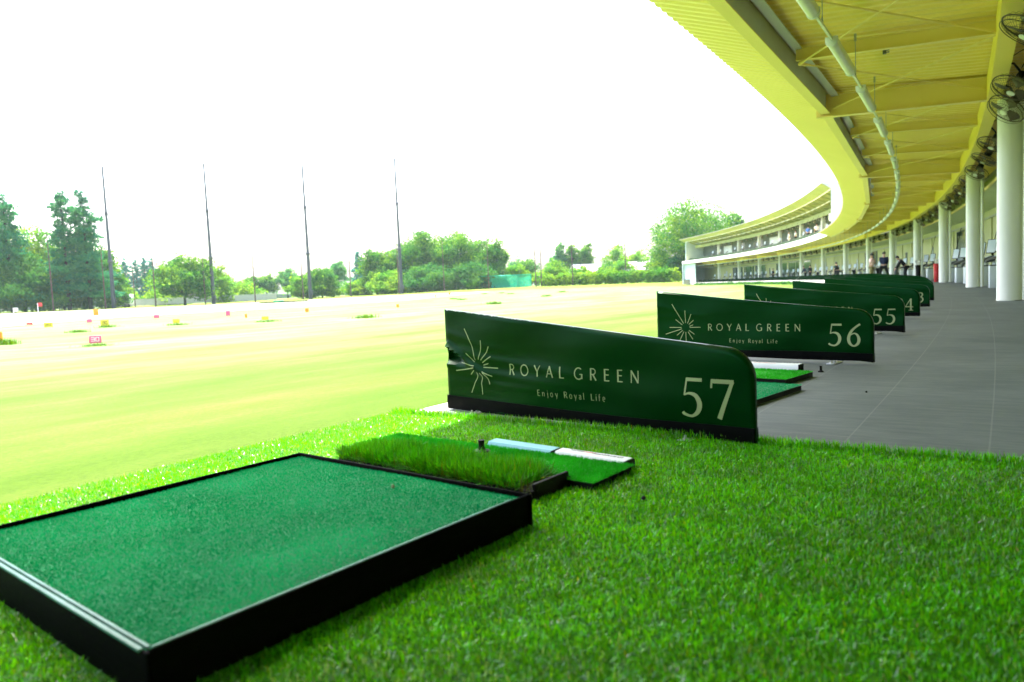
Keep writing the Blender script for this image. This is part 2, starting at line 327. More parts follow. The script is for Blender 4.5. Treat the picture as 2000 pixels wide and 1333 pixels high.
# ------------------------------------------------------------------ terrain
TC = []
for k in np.linspace(-8, 56, 14):
    zz = -0.05 - 0.40 * min(max((k - 3) / 12.0, 0), 1)
    for r in (-3.2, 3.0): q = pol(k, r); TC.append((q.x, q.y, zz))
for (px, py, D) in [(-300, 628, 180), (0, 612, 185), (223, 603.5, 180), (418, 595.5, 180), (607, 585.5, 180), (785, 575, 180), (882, 568, 185), (1046, 560, 190), (1119, 558, 188), (1223, 553.5, 180), (1310, 551.5, 172)]:
    q = at(px, py, D); TC.append((q.x, q.y, q.z))
for (px, py, D) in [(-200, 672, 20), (187, 675, 20), (600, 640, 30), (345, 634, 38), (750, 604, 50), (1100, 578, 80), (300, 607, 90), (900, 577, 100)]:
    q = at(px, py, D); TC.append((q.x, q.y, min(-0.15, max(q.z, -0.35))))
for (x, y, z) in [(-260, 420, -0.3), (0, 460, 1.5), (220, 420, 1.0), (260, 150, 0), (200, -150, 0), (-100, -200, 0), (-300, 50, -0.3), (-60, -30, -0.1), (30, -40, -0.05), (-8, -6, -0.08), (-30, 10, -.2)]: TC.append((x, y, z))
TC = np.array(TC)
def _phi(d): return d
_D = np.linalg.norm(TC[:, None, :2] - TC[None, :, :2], axis=2)
_A = np.block([[_phi(_D) - 0.5 * np.eye(len(TC)), np.ones((len(TC), 1))], [np.ones((1, len(TC))), np.zeros((1, 1))]])
_w = np.linalg.solve(_A, np.append(TC[:, 2], 0))
def zf(x, y):
    x = np.atleast_1d(np.asarray(x, float)); y = np.atleast_1d(np.asarray(y, float))
    d = np.sqrt((x[:, None] - TC[None, :, 0]) ** 2 + (y[:, None] - TC[None, :, 1]) ** 2)
    return _phi(d) @ _w[:-1] + _w[-1]
def gz(x, y): return float(zf(x, y)[0])
def onfield(px, py, D0=None):
    """ground point seen at a pixel (marching out along the ray), or at range D0"""
    if D0: q = at(px, py, D0); return Vector((q.x, q.y, gz(q.x, q.y)))
    D = 3.0
    while D < 260:
        q = at(px, py, D)
        if q.z <= gz(q.x, q.y): break
        D *= 1.01
    return Vector((q.x, q.y, gz(q.x, q.y)))
def axis_grid(lo, hi, fine, step):
    a = [0.0]; s = fine
    while a[-1] < hi: a.append(a[-1] + s); s *= 1.06
    b = [0.0]; s = fine
    while b[-1] > lo: b.append(b[-1] - s); s *= 1.06
    return np.array(sorted(set(a + b)))
gx = axis_grid(-700, 700, 0.6, 0); gy = axis_grid(-350, 900, 0.6, 0)
XX, YY = np.meshgrid(gx, gy); zz = zf(XX.ravel(), YY.ravel())
far = np.hypot(XX.ravel(), YY.ravel()); 
nx, ny = len(gx), len(gy)
idx = np.arange(nx * ny).reshape(ny, nx)
quads = np.stack([idx[:-1, :-1], idx[:-1, 1:], idx[1:, 1:], idx[1:, :-1]], -1).reshape(-1)
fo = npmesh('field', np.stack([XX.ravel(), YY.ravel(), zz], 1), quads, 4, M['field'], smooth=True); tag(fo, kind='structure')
def sheet(name, poly, m, dz, step=3.0):
    """a draped sheet over the terrain from a polygon outline (fan of a resampled outline)"""
    bm = bmesh.new(); vs = [bm.verts.new((p[0], p[1], 0)) for p in poly]; bm.faces.new(vs)
    bmesh.ops.triangulate(bm, faces=bm.faces[:])
    for _ in range(4):
        es = [e for e in bm.edges if e.calc_length() > step]
        if not es: break
        bmesh.ops.subdivide_edges(bm, edges=es, cuts=1)
        bmesh.ops.triangulate(bm, faces=[f for f in bm.faces if len(f.verts) > 3])
    for v in bm.verts: v.co.z = gz(v.co.x, v.co.y) + dz
    me = bpy.data.meshes.new(name); bm.to_mesh(me); bm.free(); me.materials.append(m)
    o = bpy.data.objects.new(name, me); col.objects.link(o); return tag(o, kind='structure')
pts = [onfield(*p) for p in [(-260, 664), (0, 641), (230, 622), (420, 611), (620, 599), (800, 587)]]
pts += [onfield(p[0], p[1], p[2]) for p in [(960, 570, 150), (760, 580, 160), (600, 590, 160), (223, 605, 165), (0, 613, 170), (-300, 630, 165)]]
sheet('glare_band', pts, M['paleglare'], 0.03, 12)  # plain far grass here, its overexposed glare painted on as a pale sheet
# rougher green band in front of the trees
pts = [onfield(p[0], p[1], p[2]) for p in [(-300, 632, 172), (0, 614, 174), (223, 605, 168), (600, 588, 163), (800, 577, 160), (1000, 566, 158), (1340, 553, 150), (1345, 552, 176), (1345, 545, 240), (900, 560, 260), (400, 580, 260), (-330, 600, 260)]]
sheet('rough_grass', pts, M['rough'], 0.05, 14)

# ------------------------------------------------------------------ deck and kerb
K0, K1 = -0.09, 57.1
def ring_sheet(name, ka, kb, r0, r1, z, m, n=None, nr=2, uv=True):
    n = n or max(2, int((kb - ka) * 3)); rs = np.linspace(r0, r1, nr); vs = []; uvs = []
    for i in range(n + 1):
        k = ka + (kb - ka) * i / n
        for r in rs: p = pol(k, r, z); vs.append(p); uvs.append((k * 2.75, r))
    fs = []
    for i in range(n):
        for j in range(nr - 1): a = i * nr + j; fs.append((a, a + 1, a + nr + 1, a + nr))
    me = bpy.data.meshes.new(name); me.from_pydata([tuple(p) for p in vs], [], fs); 
    if uv:
        l = me.uv_layers.new(name='UVMap')
        for lp in me.loops: l.data[lp.index].uv = uvs[lp.vertex_index]
    me.update(); me.materials.append(m); o = bpy.data.objects.new(name, me); col.objects.link(o); return o
# face up: order (k+, r+) -> check normal
dk = ring_sheet('deck', K0 - 4.5, K1, -2.86, 1.45, 0.0, M['deck'])
tag(dk, kind='structure')
mb = MB(); secs = []
for i in range(170):
    k = K0 - 4.5 + (K1 - K0 + 4.5) * i / 169
    secs.append([pol(k, -3.02, -0.9), pol(k, -2.86, -0.9), pol(k, -2.86, 0.001), pol(k, -3.0, 0.001), pol(k, -3.02, -0.02)])
mb.loft(secs); tag(mb.build('kerb', M['concrete']), kind='structure')

# ------------------------------------------------------------------ artificial turf
TB = ring_sheet('turf_backing', K0 - 4.4, K0, -3.06, 1.4, 0.006, M['turfbase'], 20, 2); tag(TB, kind='structure')
def blades(n, pts, length, width, lean, tint_fn, seg=2, bend=0.6):
    """n tapered bent blades; returns verts, tri index, colours"""
    ang = rng.uniform(0, 2 * math.pi, n); la = rng.uniform(0, 2 * math.pi, n); ln = np.abs(rng.normal(0, lean, n))
    L = length * rng.uniform(0.6, 1.25, n); W = width * rng.uniform(0.7, 1.3, n)
    wx, wy = np.cos(ang) * W / 2, np.sin(ang) * W / 2
    dx, dy = np.cos(la), np.sin(la)
    V = []; 
    for t, wf in ((0, 1.0), (0.55, 0.85), (1.0, 0.0)):
        h = L * t; off = np.sin(ln) * h + bend * ln * L * t * t * 0.6; zz_ = np.cos(ln) * h * (1 - 0.25 * np.minimum(ln, 1.2) * t)
        if wf > 0:
            V.append(np.stack([pts[:, 0] + dx * off - wx * wf, pts[:, 1] + dy * off - wy * wf, pts[:, 2] + zz_], 1))
            V.append(np.stack([pts[:, 0] + dx * off + wx * wf, pts[:, 1] + dy * off + wy * wf, pts[:, 2] + zz_], 1))
        else: V.append(np.stack([pts[:, 0] + dx * off, pts[:, 1] + dy * off, pts[:, 2] + zz_], 1))
    V = np.stack(V, 1).reshape(-1, 3); b = np.arange(n)[:, None] * 5
    T = np.concatenate([b + np.array([[0, 1, 3]]), b + np.array([[0, 3, 2]]), b + np.array([[2, 3, 4]])], 1).reshape(-1)
    tint = tint_fn(pts); C4 = np.repeat(np.concatenate([tint, np.ones((n, 1))], 1), 5, 0)
    return V, T, C4
def frame_pts(o, ax, ay, n, lx, ly):
    u = rng.uniform(0, lx, n); v = rng.uniform(0, ly, n)
    return np.stack([o[0] + ax[0] * u + ay[0] * v, o[1] + ax[1] * u + ay[1] * v, np.zeros(n)], 1)
_vg = np.random.default_rng(5).random((64, 64))
def vnoise(x, y, s):
    x = x / s; y = y / s; xi = np.floor(x).astype(int); yi = np.floor(y).astype(int); fx = x - xi; fy = y - yi; fx = fx * fx * (3 - 2 * fx); fy = fy * fy * (3 - 2 * fy)
    g = lambda a, b: _vg[a % 64, b % 64]
    return (g(xi, yi) * (1 - fx) + g(xi + 1, yi) * fx) * (1 - fy) + (g(xi, yi + 1) * (1 - fx) + g(xi + 1, yi + 1) * fx) * fy
CREASE = [((0.10, 2.02), (0.62, 1.78)), ((0.55, 2.35), (1.25, 1.72)), ((-0.1, 1.35), (0.55, 1.62)), ((0.7, 1.2), (1.4, 1.45))]
def crease(p):
    w = np.zeros(len(p))
    for a, b_ in CREASE:
        a = np.array(a); d = np.array(b_) - a; L_ = np.hypot(*d); d = d / L_; q = p[:, :2] - a; u = np.clip(q @ d, 0, L_); e_ = q - u[:, None] * d; w = np.maximum(w, np.exp(-(e_ ** 2).sum(1) / .030 ** 2) * (.6 + .4 * vnoise(p[:, 0], p[:, 1], .08)))
    return w
def turf_tint(p):
    s = np.clip(.5 + 2.1 * (.5 * vnoise(p[:, 0] * .6, p[:, 1] * 1.4, .20) + .3 * vnoise(p[:, 0] * .8 + 9, p[:, 1] * 1.2, .07) + .2 * vnoise(p[:, 0], p[:, 1] + 7, .045) - .5), 0, 1)
    cr = crease(p); s = np.maximum(s, cr)
    g = rng.uniform(0.40, 1.45, len(p)) * (0.80 + 0.42 * s) * (1 - .25 * cr)
    sil = (rng.random(len(p)) < (0.015 + 0.34 * (1 - s) ** 1.7))
    t = np.stack([g * rng.uniform(0.6, 1.25, len(p)), g, g * rng.uniform(0.6, 1.6, len(p))], 1)
    t[sil] = np.stack([g[sil] * 1.9, g[sil] * 0.95, g[sil] * 70], 1)
    br = rng.random(len(p)) < 0.012; t[br] *= np.array([2.0, 0.75, 1.5])
    return t
def ring_pts(n, ka, kb, r0, r1):
    k = rng.uniform(ka, kb, n); R = RC + rng.uniform(r0, r1, n); a = TH0 + DK * k
    return np.stack([CX + R * np.cos(a), CY + R * np.sin(a), np.full(n, 0.006)], 1)
# frame of the stance mat, tray and hitting mat (so blades keep off them)
FA = Vector((0.779, -0.627, 0)); FB = Vector((0.627, 0.779, 0))       # along the front edge, away from camera
FL = Vector((-0.752, 2.494, 0)); FR = Vector((0.038, 1.858, 0)); FN = Vector((-0.584, 1.081, 0))
def inside(p, o, ax, lx, ay, ly):
    d = p[:, :2] - np.array([o[0], o[1]]); u = d @ np.array([ax[0], ax[1]]); v = d @ np.array([ay[0], ay[1]])
    return (u > 0) & (u < lx) & (v > 0) & (v < ly)
allV = []; allT = []; allC = []; base = 0
def push(V, T, C4):
    global base
    allV.append(V); allT.append(T + base); allC.append(C4); base += len(V)
P1 = ring_pts(560000, -1.55, K0, -3.05, 0.35)
P2 = ring_pts(70000, -4.4, -1.55, -3.05, 1.35)
P3 = ring_pts(36000, -1.55, K0, 0.35, 1.35)
PP = np.concatenate([P1, P2, P3])
keep = ~inside(PP, FL - FB * 1.005 + FA * -0.01, FA, 1.03, FB, 1.02)
keep &= ~inside(PP, Vector((-0.715, 2.672, 0)), FA, 0.98, FB, 0.20) & ~inside(PP, Vector((0.382, 2.335, 0)) - FA * 1.13 - FB * 0.25, FA, 1.12, FB, 0.245)
PP = PP[keep]
V, T, C4 = blades(len(PP), PP, 0.0150, 0.0023, 0.8, turf_tint); push(V, T, C4)
# ragged selvedge along the deck side
e = ring_pts(9000, K0 - 0.012, K0 + 0.006, -3.05, 1.3); V, T, C4 = blades(len(e), e, 0.034, 0.003, 0.45, turf_tint); push(V, T, C4)
go = npmesh('turf_grass', np.concatenate(allV), np.concatenate(allT), 3, M['turfblade'], colors=np.concatenate(allC)); tag(go, kind='stuff')
# ------------------------------------------------------------------ bay 57: stance mat, grass tray, hitting mat, strips, tee
def local(o, rz, p):  # unused helper kept simple
    return p
angF = math.atan2(FA.y, FA.x)
st = empty('stance_mat', (FL - FB * 0.5 + FA * 0.5).to_tuple(), angF, 'big square teal-green carpet mat in a raised black frame on the turf in front', 'golf mat')
S_, zt = 1.005, 0.085
def rail(c, size, name='frame_rail', bev=0.004, m='blackframe'):
    b = MB(); b.box(c, size, bev=bev); return b.build(name, M[m], st, True)
rail((0, S_ / 2 - 0.009, zt / 2 + 0.0015), (S_ + 0.02, 0.008, zt + 0.006)); rail((0, -S_ / 2 + 0.009, zt / 2 + 0.0015), (S_ + 0.02, 0.008, zt + 0.006))
rail((-S_ / 2 + 0.001, 0, zt / 2 + 0.0015), (0.008, S_ - 0.02, zt + 0.006)); rail((S_ / 2 - 0.001, 0, zt / 2 + 0.0015), (0.008, S_ - 0.02, zt + 0.006))
# carpet: gently uneven pile surface with short fibres
n = 60; b = MB(); vs = []; fs = []; w = S_ - 0.020
for i in range(n + 1):
    for j in range(n + 1):
        u, v = i / n - .5, j / n - .5
        edge = min(.5 - abs(u), .5 - abs(v)); z = 0.082 - 0.007 * math.exp(-edge / 0.03) + 0.0022 * math.sin(u * 9 + 2 * v) * math.sin(v * 7 - 1)
        vs.append((u * w, v * w, z))
for i in range(n):
    for j in range(n): a = i * (n + 1) + j; fs.append((a, a + n + 1, a + n + 2, a + 1))
b.add(vs, fs); b.box((0, 0, 0.03), (w, w, 0.06)); cp = b.build('carpet', M['carpet'], st, True)
nb = 150000; uu = rng.uniform(-.5, .5, (nb, 2)); ed = np.minimum(.5 - abs(uu[:, 0]), .5 - abs(uu[:, 1]))
zz_ = 0.081 - 0.007 * np.exp(-ed / 0.03) + 0.0022 * np.sin(uu[:, 0] * 9 + 2 * uu[:, 1]) * np.sin(uu[:, 1] * 7 - 1)
pp = np.stack([uu[:, 0] * w, uu[:, 1] * w, zz_], 1)
def pile_tint(p):
    g = rng.uniform(0.84, 1.12, len(p)) * (.78 + .34 * vnoise(p[:, 0] + 4, p[:, 1], .16) + .12 * vnoise(p[:, 0], p[:, 1] + 3, .03)); return np.stack([g * rng.uniform(.6, 1.6, len(p)), g, g * rng.uniform(.85, 1.2, len(p))], 1)
M['pile'] = mat('teal_pile', (0.004, 0.34, 0.105), (0.012, 0.41, 0.145), 0.8, 0.08, 5.0, trans=0.3, tint=True)
V, T, C4 = blades(nb, pp, 0.0055, 0.0018, 0.7, pile_tint)
po = npmesh('carpet_pile', V, T, 3, M['pile'], st, C4); po['kind'] = 'stuff'
# worn aluminium edging along the near side, double lipped
for dy, wz, hz in ((-S_ / 2 + 0.006, 0.008, 0.0895), (-S_ / 2 + 0.0185, 0.006, 0.0885)):
    b = MB(); b.box((0, dy, hz), (S_ - 0.02, wz, 0.005), bev=0.001); b.build('edging_strip', M['edging'], st, True)
b = MB(); b.box((S_ / 2 - 0.004, -.03, 0.0895), (0.0050, S_ - 0.10, 0.004), bev=0.001); b.build('edging_strip', M['edging'], st, True)

# grass tray
TO = Vector((-0.715, 2.672, 0)) + FA * 0.07; TL, TW = 0.90, 0.20
tr = empty('grass_tray', (TO + FA * TL / 2 + FB * TW / 2).to_tuple(), angF, 'long black tray of live uncut grass between teal mat and bright green mat', 'grass tray')
b = MB()
for sy in (-1, 1): b.box((0, sy * (TW / 2 - 0.006), 0.018), (TL, 0.012, 0.036), bev=0.003)
b.box((-TL / 2 + 0.006, 0, 0.014), (0.012, TW - 0.024, 0.028), bev=0.003); b.box((TL / 2 - 0.006, 0, 0.027), (0.012, TW - 0.024, 0.054), bev=0.003)
b.build('tray', M['black'], tr, True)
b = MB(); n1, n2 = 40, 9; vs = []
for i in range(n1 + 1):
    for j in range(n2 + 1):
        vs.append(((i / n1 - .5) * (TL - .026), (j / n2 - .5) * (TW - .026), 0.035 + 0.007 * math.sin(i * 1.7) * math.sin(j * 2.1 + i)))
b.add(vs, [(i * (n2 + 1) + j, (i + 1) * (n2 + 1) + j, (i + 1) * (n2 + 1) + j + 1, i * (n2 + 1) + j + 1) for i in range(n1) for j in range(n2)])
b.build('soil', M['soil'], tr, True)
ng = 16000; gp = np.stack([rng.uniform(-TL / 2 - .005, TL / 2 - 0.06, ng), rng.uniform(-TW / 2, TW / 2, ng), np.full(ng, 0.030)], 1)
# thinner towards the worn right end
gp = gp[(rng.random(ng) < np.clip((TL / 2 + 0.02 - gp[:, 0]) / 0.22, 0.15, 1))]
def live_tint(p):
    g = rng.uniform(0.5, 1.25, len(p)); t = np.stack([g * rng.uniform(.45, 1.0, len(p)), g, g * rng.uniform(.5, 1.5, len(p))], 1)
    d = rng.random(len(p)) < .025; t[d] *= np.array([2.4, .8, 2.0]); return t
hv = 0.045 + 0.034 * vnoise(gp[:, 0] + 3, gp[:, 1], .11) * np.clip((TL / 2 + .03 - gp[:, 0]) / .25, .45, 1) * np.clip((gp[:, 0] + TL / 2 + .05) / .25, .3, 1)
V, T, C4 = blades(len(gp), gp, hv, 0.0034, 0.58, live_tint, bend=1.0)
# dry runners hanging over the near edge
nd = 700; dp = np.stack([rng.uniform(-TL / 2, TL / 2, nd), rng.uniform(-TW / 2 - .012, -TW / 2 + .03, nd), rng.uniform(.015, .04, nd)], 1)
def dry_tint(p):
    g = rng.uniform(.1, .5, len(p)); return np.stack([g * 2.2, g * .8, g * 1.5], 1)
V2, T2, C2 = blades(nd, dp, 0.05, 0.0022, 1.1, dry_tint)
o = npmesh('grass', np.concatenate([V, V2]), np.concatenate([T, T2 + len(V)]), 3, M['grassblade'], tr, np.concatenate([C4, C2])); o['kind'] = 'stuff'

# bright green hitting mat
def fibre_mat(name, origin, ax, ay, lx, ly, h, m, label, cat, nfib, fl, tintf, pm):
    o_ = empty(name, (origin + ax * lx / 2 + ay * ly / 2).to_tuple(), math.atan2(ax.y, ax.x), label, cat)
    b = MB(); n1, n2 = 30, 10; vs = []
    for i in range(n1 + 1):
        for j in range(n2 + 1):
            u, v = i / n1 - .5, j / n2 - .5; vs.append((u * lx, v * ly, h + 0.003 * math.sin(u * 7) * math.cos(v * 4)))
    b.add(vs, [(i * (n2 + 1) + j, (i + 1) * (n2 + 1) + j, (i + 1) * (n2 + 1) + j + 1, i * (n2 + 1) + j + 1) for i in range(n1) for j in range(n2)])
    b.build('mat_top', M[m], o_, True)
    b = MB(); b.box((0, 0, h / 2 - 0.003), (lx - .012, ly - .012, h - .006)); b.build('rubber_base', M['black'], o_)
    q = np.stack([rng.uniform(-lx / 2, lx / 2, nfib), rng.uniform(-ly / 2, ly / 2, nfib), np.full(nfib, h - .001)], 1)
    V, T, C4 = blades(nfib, q, fl, 0.0022, 0.6, tintf); f_ = npmesh('mat_fibres', V, T, 3, M[pm], o_, C4); f_['kind'] = 'stuff'
    return o_
M['brightpile'] = mat('bright_pile', (0.010, 0.36, 0.006), (0.025, 0.46, 0.010), 0.65, 0.2, 5.0, trans=0.2, tint=True)
MO = Vector((0.382, 2.335, 0)) - FA * 1.13 - FB * 0.25
fibre_mat('hitting_mat', MO, FA, FB, 1.13, 0.25, 0.030, 'brightmat', 'bright green tufted hitting mat behind the grass tray by number 57', 'golf mat', 45000, 0.011, pile_tint, 'brightpile')
# rubber tee
b = MB(); tp = Vector((-0.128, 2.590, 0)); b.lathe(tp, [(0.030, 0.040), (0.030, 0.046), (0.014, 0.050), (0.0105, 0.066), (0.0115, 0.080), (0.012, 0.084), (0.008, 0.084)], 16)
tag(b.build('rubber_tee', M['black'], None, True, tp), 'black rubber tee standing up from the bright green mat', 'tee').location = tp
# strips
def strip(name, a, bb, w, h, m, label, texts):
    a = Vector(a); bb = Vector(bb); d = (bb - a); L_ = d.length; d.normalize(); pn = Vector((-d.y, d.x, 0))
    o_ = empty(name, (a + bb) / 2, math.atan2(d.y, d.x), label, 'marker strip')
    sec = [(-w * .5, 0.0), (-w * .5, h * .55), (-w * .32, h * .92), (w * .38, h), (w * .5, h * .8), (w * .5, 0.0)]
    b = MB(); b.loft([[Vector((x, y, z)) for (y, z) in sec] for x in np.linspace(-L_ / 2, L_ / 2, 12)]); b.build('strip', M[m], o_, True)
    b = MB(); b.box((L_ / 2 + .004, 0, h * .48), (.008, w * .98, h * .9), bev=.002); b.build('end_cap', M['black'], o_, True)
    for (x0, x1, cm, rows) in texts:
        b = MB()
        for rr in rows:
            x = x0
            while x < x1:
                # little characters: two or three strokes each
                s = 0.0068; cx_ = x + s / 2; yy = rr
                for q in range(3):
                    b.box((cx_ + rng.uniform(-.002, .002), yy + (q - 1) * .0028, h * (.965 + .06 * (yy / w)) + .0014), (s * rng.uniform(.5, .95), .0011, .0008))
                b.box((cx_ + rng.uniform(-.002, .002), yy, h * (.965 + .06 * (yy / w)) + .0014), (.0011, .0075, .0008)); x += s * 1.32
        if b.v: b.build('lettering', cm, o_)
    return o_
M['redink'] = mat('red_ink', (0.6, 0.03, 0.02), (0.7, 0.05, 0.03), 0.6, .3, 5)
M['greyink'] = mat('grey_ink', (0.05, 0.05, 0.05), (0.08, 0.08, 0.08), 0.6, .3, 5)
strip('marker_strip', (-0.095, 2.800, 0), (0.140, 2.592, 0), 0.062, 0.040, 'blue', 'pale blue plastic strip on the turf behind the bright green mat', [])
strip('marker_strip', (0.152, 2.581, 0), (0.372, 2.385, 0), 0.062, 0.040, 'dispenser', 'white strip with small red and grey writing on turf below number 57',
      [(-.10, -.045, M['greyink'], [.012]), (-.045, 0.0, M['redink'], [.012]), (.0, .12, M['greyink'], [.006])])
# bay 56 mats on the deck
d56 = Vector((math.cos(-.764), math.sin(-.764), 0)); n56 = Vector((-d56.y, d56.x, 0))
fibre_mat('hitting_mat', Vector((1.851, 4.417, 0)) - d56 * 1.2 - n56 * 0.42, d56, n56, 1.2, 0.42, 0.034, 'brightmat', 'bright green mat edge on grey deck behind divider 57', 'golf mat', 30000, 0.010, pile_tint, 'brightpile')
fibre_mat('stance_mat', Vector((1.56, 3.90, 0)) - d56 * 1.15 - n56 * 0.95, d56, n56, 1.15, 0.98, 0.030, 'carpet', 'dull teal-green mat corner on grey deck showing past divider 57', 'golf mat', 60000, 0.0065, pile_tint, 'pile')
strip('marker_strip', Vector((1.88, 4.70, 0)) - d56 * 0.72, (1.88, 4.70, 0), 0.075, 0.05, 'dispenser', 'white strip with red writing on deck under divider 56',
      [(-.30, -.1, M['greyink'], [-.014, .014]), (-.1, .0, M['redink'], [.014]), (.0, .34, M['greyink'], [.014]), (.05, .2, M['redink'], [-.014])])
b = MB(); bp_ = Vector((1.98, 4.62, 0)); b.lathe(bp_, [(.018, 0), (.018, .006), (.008, .012), (.007, .035), (.010, .04)], 12); tag(b.build('rubber_tee', M['black'], None, True, bp_), 'tiny black rubber tee on the grey deck beside divider 56', 'tee').location = bp_

# ------------------------------------------------------------------ dividers
def arc(cx, cy, rx, ry, a0, a1, n=18): return [(cx + rx * math.cos(R_(a0 + (a1 - a0) * i / n)), cy + ry * math.sin(R_(a0 + (a1 - a0) * i / n))) for i in range(n + 1)]
TK, TN = 0.135, 0.085
GL = {
 'R': (.60, [([(.06, 0), (.06, 1)], TK), ([(.06, .97), (.28, .97)] + arc(.28, .735, .24, .235, 90, -90, 10) + [(.06, .5)], TN), ([(.26, .5), (.58, 0)], TK)]),
 'O': (.98, [(arc(.49, .5, .44, .48, 0, 360, 30), .10)]),
 'Y': (.66, [([(0, 1), (.33, .46)], TK), ([(.66, 1), (.33, .46)], TN), ([(.33, .5), (.33, 0)], TK)]),
 'A': (.74, [([(.02, 0), (.37, 1)], TN), ([(.36, 1), (.72, 0)], TK), ([(.14, .33), (.60, .33)], .075)]),
 'L': (.50, [([(.06, 1), (.06, 0)], TK), ([(.06, .04), (.50, .04)], TN)]),
 'G': (.86, [(arc(.46, .5, .42, .48, 52, 318, 26), .10), ([(.79, .06), (.79, .47)], TK), ([(.55, .45), (.84, .45)], .06)]),
 'E': (.50, [([(.06, 1), (.06, 0)], TK), ([(.06, .96), (.48, .96)], TN), ([(.06, .52), (.44, .52)], TN), ([(.06, .04), (.50, .04)], TN)]),
 'N': (.74, [([(.05, 0), (.05, 1)], TN), ([(.05, .97), (.69, .03)], TK), ([(.69, 0), (.69, 1)], TN)]),
 'n': (.46, [([(.05, 0), (.05, .66)], .11), ([(.05, .5)] + arc(.25, .44, .16, .2, 150, 0, 8) + [(.41, 0)], .10)]),
 'j': (.20, [([(.15, .66), (.15, -.12)] + arc(.05, -.12, .10, .12, 0, -80, 5), .10), ([(.15, .84), (.15, .95)], .12)]),
 'o': (.52, [(arc(.26, .33, .21, .33, 0, 360, 24), .09)]),
 'y': (.46, [([(.02, .66), (.24, .04)], .11), ([(.44, .66), (.16, -.28)], .08)]),
 'a': (.44, [(arc(.22, .48, .16, .17, 160, 0, 8) + [(.38, 0)], .10), (arc(.20, .18, .15, .18, 80, 320, 12), .085), ([(.2, .36), (.38, .38)], .07)]),
 'l': (.12, [([(.06, 0), (.06, 1.04)], .11)]),
 'i': (.12, [([(.06, 0), (.06, .66)], .11), ([(.06, .84), (.06, .95)], .12)]),
 'f': (.34, [([(.12, 0), (.12, .84)] + arc(.25, .84, .13, .16, 180, 70, 6), .10), ([(0, .62), (.32, .62)], .07)]),
 'e': (.48, [([(.05, .36), (.43, .36)] + arc(.24, .36, .19, .30, 0, 90, 6) + arc(.24, .34, .20, .34, 90, 310, 14), .085)]),
}
def stroke_pts(pts, step):
    out = [Vector((pts[0][0], pts[0][1]))]
    for a, b_ in zip(pts[:-1], pts[1:]):
        a = Vector((a[0], a[1])); b_ = Vector((b_[0], b_[1])); L_ = (b_ - a).length; m_ = max(1, int(L_ / step))
        for i in range(1, m_ + 1): out.append(a.lerp(b_, i / m_))
    return out
def ribbon(mb_, pts, widths, surf):
    """flat ribbon along a 2-D line laid on the cover's surface"""
    m_ = len(pts); vs = []
    for i in range(m_):
        t = (pts[min(i + 1, m_ - 1)] - pts[max(i - 1, 0)]); t = t.normalized() if t.length > 1e-9 else Vector((1, 0)); nrm = Vector((-t.y, t.x)); w_ = widths[i] / 2
        for s_ in (1, -1): q = pts[i] + nrm * w_ * s_; vs.append(surf(q.x, q.y))
    mb_.add(vs, [(2 * i, 2 * i + 1, 2 * i + 3, 2 * i + 2) for i in range(m_ - 1)])
def put_text(mb_, s, u0, u1, v0, cap, surf, bold=1.0):
    wsum = sum(GL[ch][0] for ch in s) * cap; gap = (u1 - u0 - wsum) / max(1, len(s) - 1); x = u0
    for ch in s:
        w_, strokes = GL[ch]
        for pts, wd in strokes:
            pp = stroke_pts([(x + a * cap, v0 + c_ * cap) for a, c_ in pts], 0.012); ribbon(mb_, pp, [wd * cap * bold] * len(pp), surf)
        x += w_ * cap + gap
def catmull(P, n=8):
    P = [(*p,) for p in P]; Q = [P[0]] + P + [P[-1]]; out = []
    for i in range(1, len(Q) - 2):
        p0, p1, p2, p3 = [np.array(Q[i + d]) for d in (-1, 0, 1, 2)]
        for j in range(n):
            t = j / n; out.append(.5 * ((2 * p1) + (-p0 + p2) * t + (2 * p0 - 5 * p1 + 4 * p2 - p3) * t * t + (-p0 + 3 * p1 - 3 * p2 + p3) * t ** 3))
    out.append(np.array(P[-1])); return out
# numerals: lists of (x, y, width) control points in cap units
DIG = {
 '5': [('l', [(.16, .955, .09), (.60, .955, .09)]), ('l', [(.175, .99, .045), (.105, .545, .045)]), ('c', [(.105, .555, .035), (.24, .60, .06), (.42, .55, .11), (.52, .36, .135), (.47, .15, .115), (.30, .02, .07), (.10, .055, .075), (.045, .11, .085)])],
 '7': [('l', [(.04, .945, .105), (.63, .945, .105)]), ('l', [(.055, .98, .05), (.035, .77, .05)]), ('l', [(.60, .97, .085), (.22, 0, .125)])],
 '6': [('c', [(.58, .985, .085), (.40, .86, .085), (.20, .66, .11), (.09, .38, .13), (.14, .14, .12), (.31, .015, .07), (.48, .12, .115), (.53, .31, .125), (.46, .50, .09), (.33, .575, .055), (.17, .50, .04)])],
 '4': [('l', [(.44, 1.0, .05), (.03, .31, .05)]), ('l', [(.02, .31, .065), (.64, .31, .065)]), ('l', [(.45, 1.0, .125), (.45, 0, .125)]), ('l', [(.28, .02, .045), (.62, .02, .045)])],
 '3': [('c', [(.06, .86, .06), (.20, .97, .075), (.38, .93, .11), (.45, .78, .12), (.36, .60, .09), (.20, .53, .05)]), ('c', [(.20, .54, .05), (.40, .47, .10), (.50, .29, .13), (.42, .09, .11), (.24, -.01, .07), (.05, .07, .08)])],
}
def put_digits(mb_, s, u0, v0, cap, surf, gap=.075):
    x = u0
    for ch in s:
        for kind, pts in DIG[ch]:
            pts = [(x + p[0] * cap, v0 + p[1] * cap, p[2] * cap) for p in pts]
            if kind == 'c': q = catmull(pts)
            else:
                a_, b_ = np.array(pts[0]), np.array(pts[1]); q = [a_ + (b_ - a_) * i / 8 for i in range(9)]
            ribbon(mb_, [Vector((p[0], p[1])) for p in q], [p[2] for p in q], surf)
        x += cap * (.64 + gap + (.10 if ch == '5' else .06))
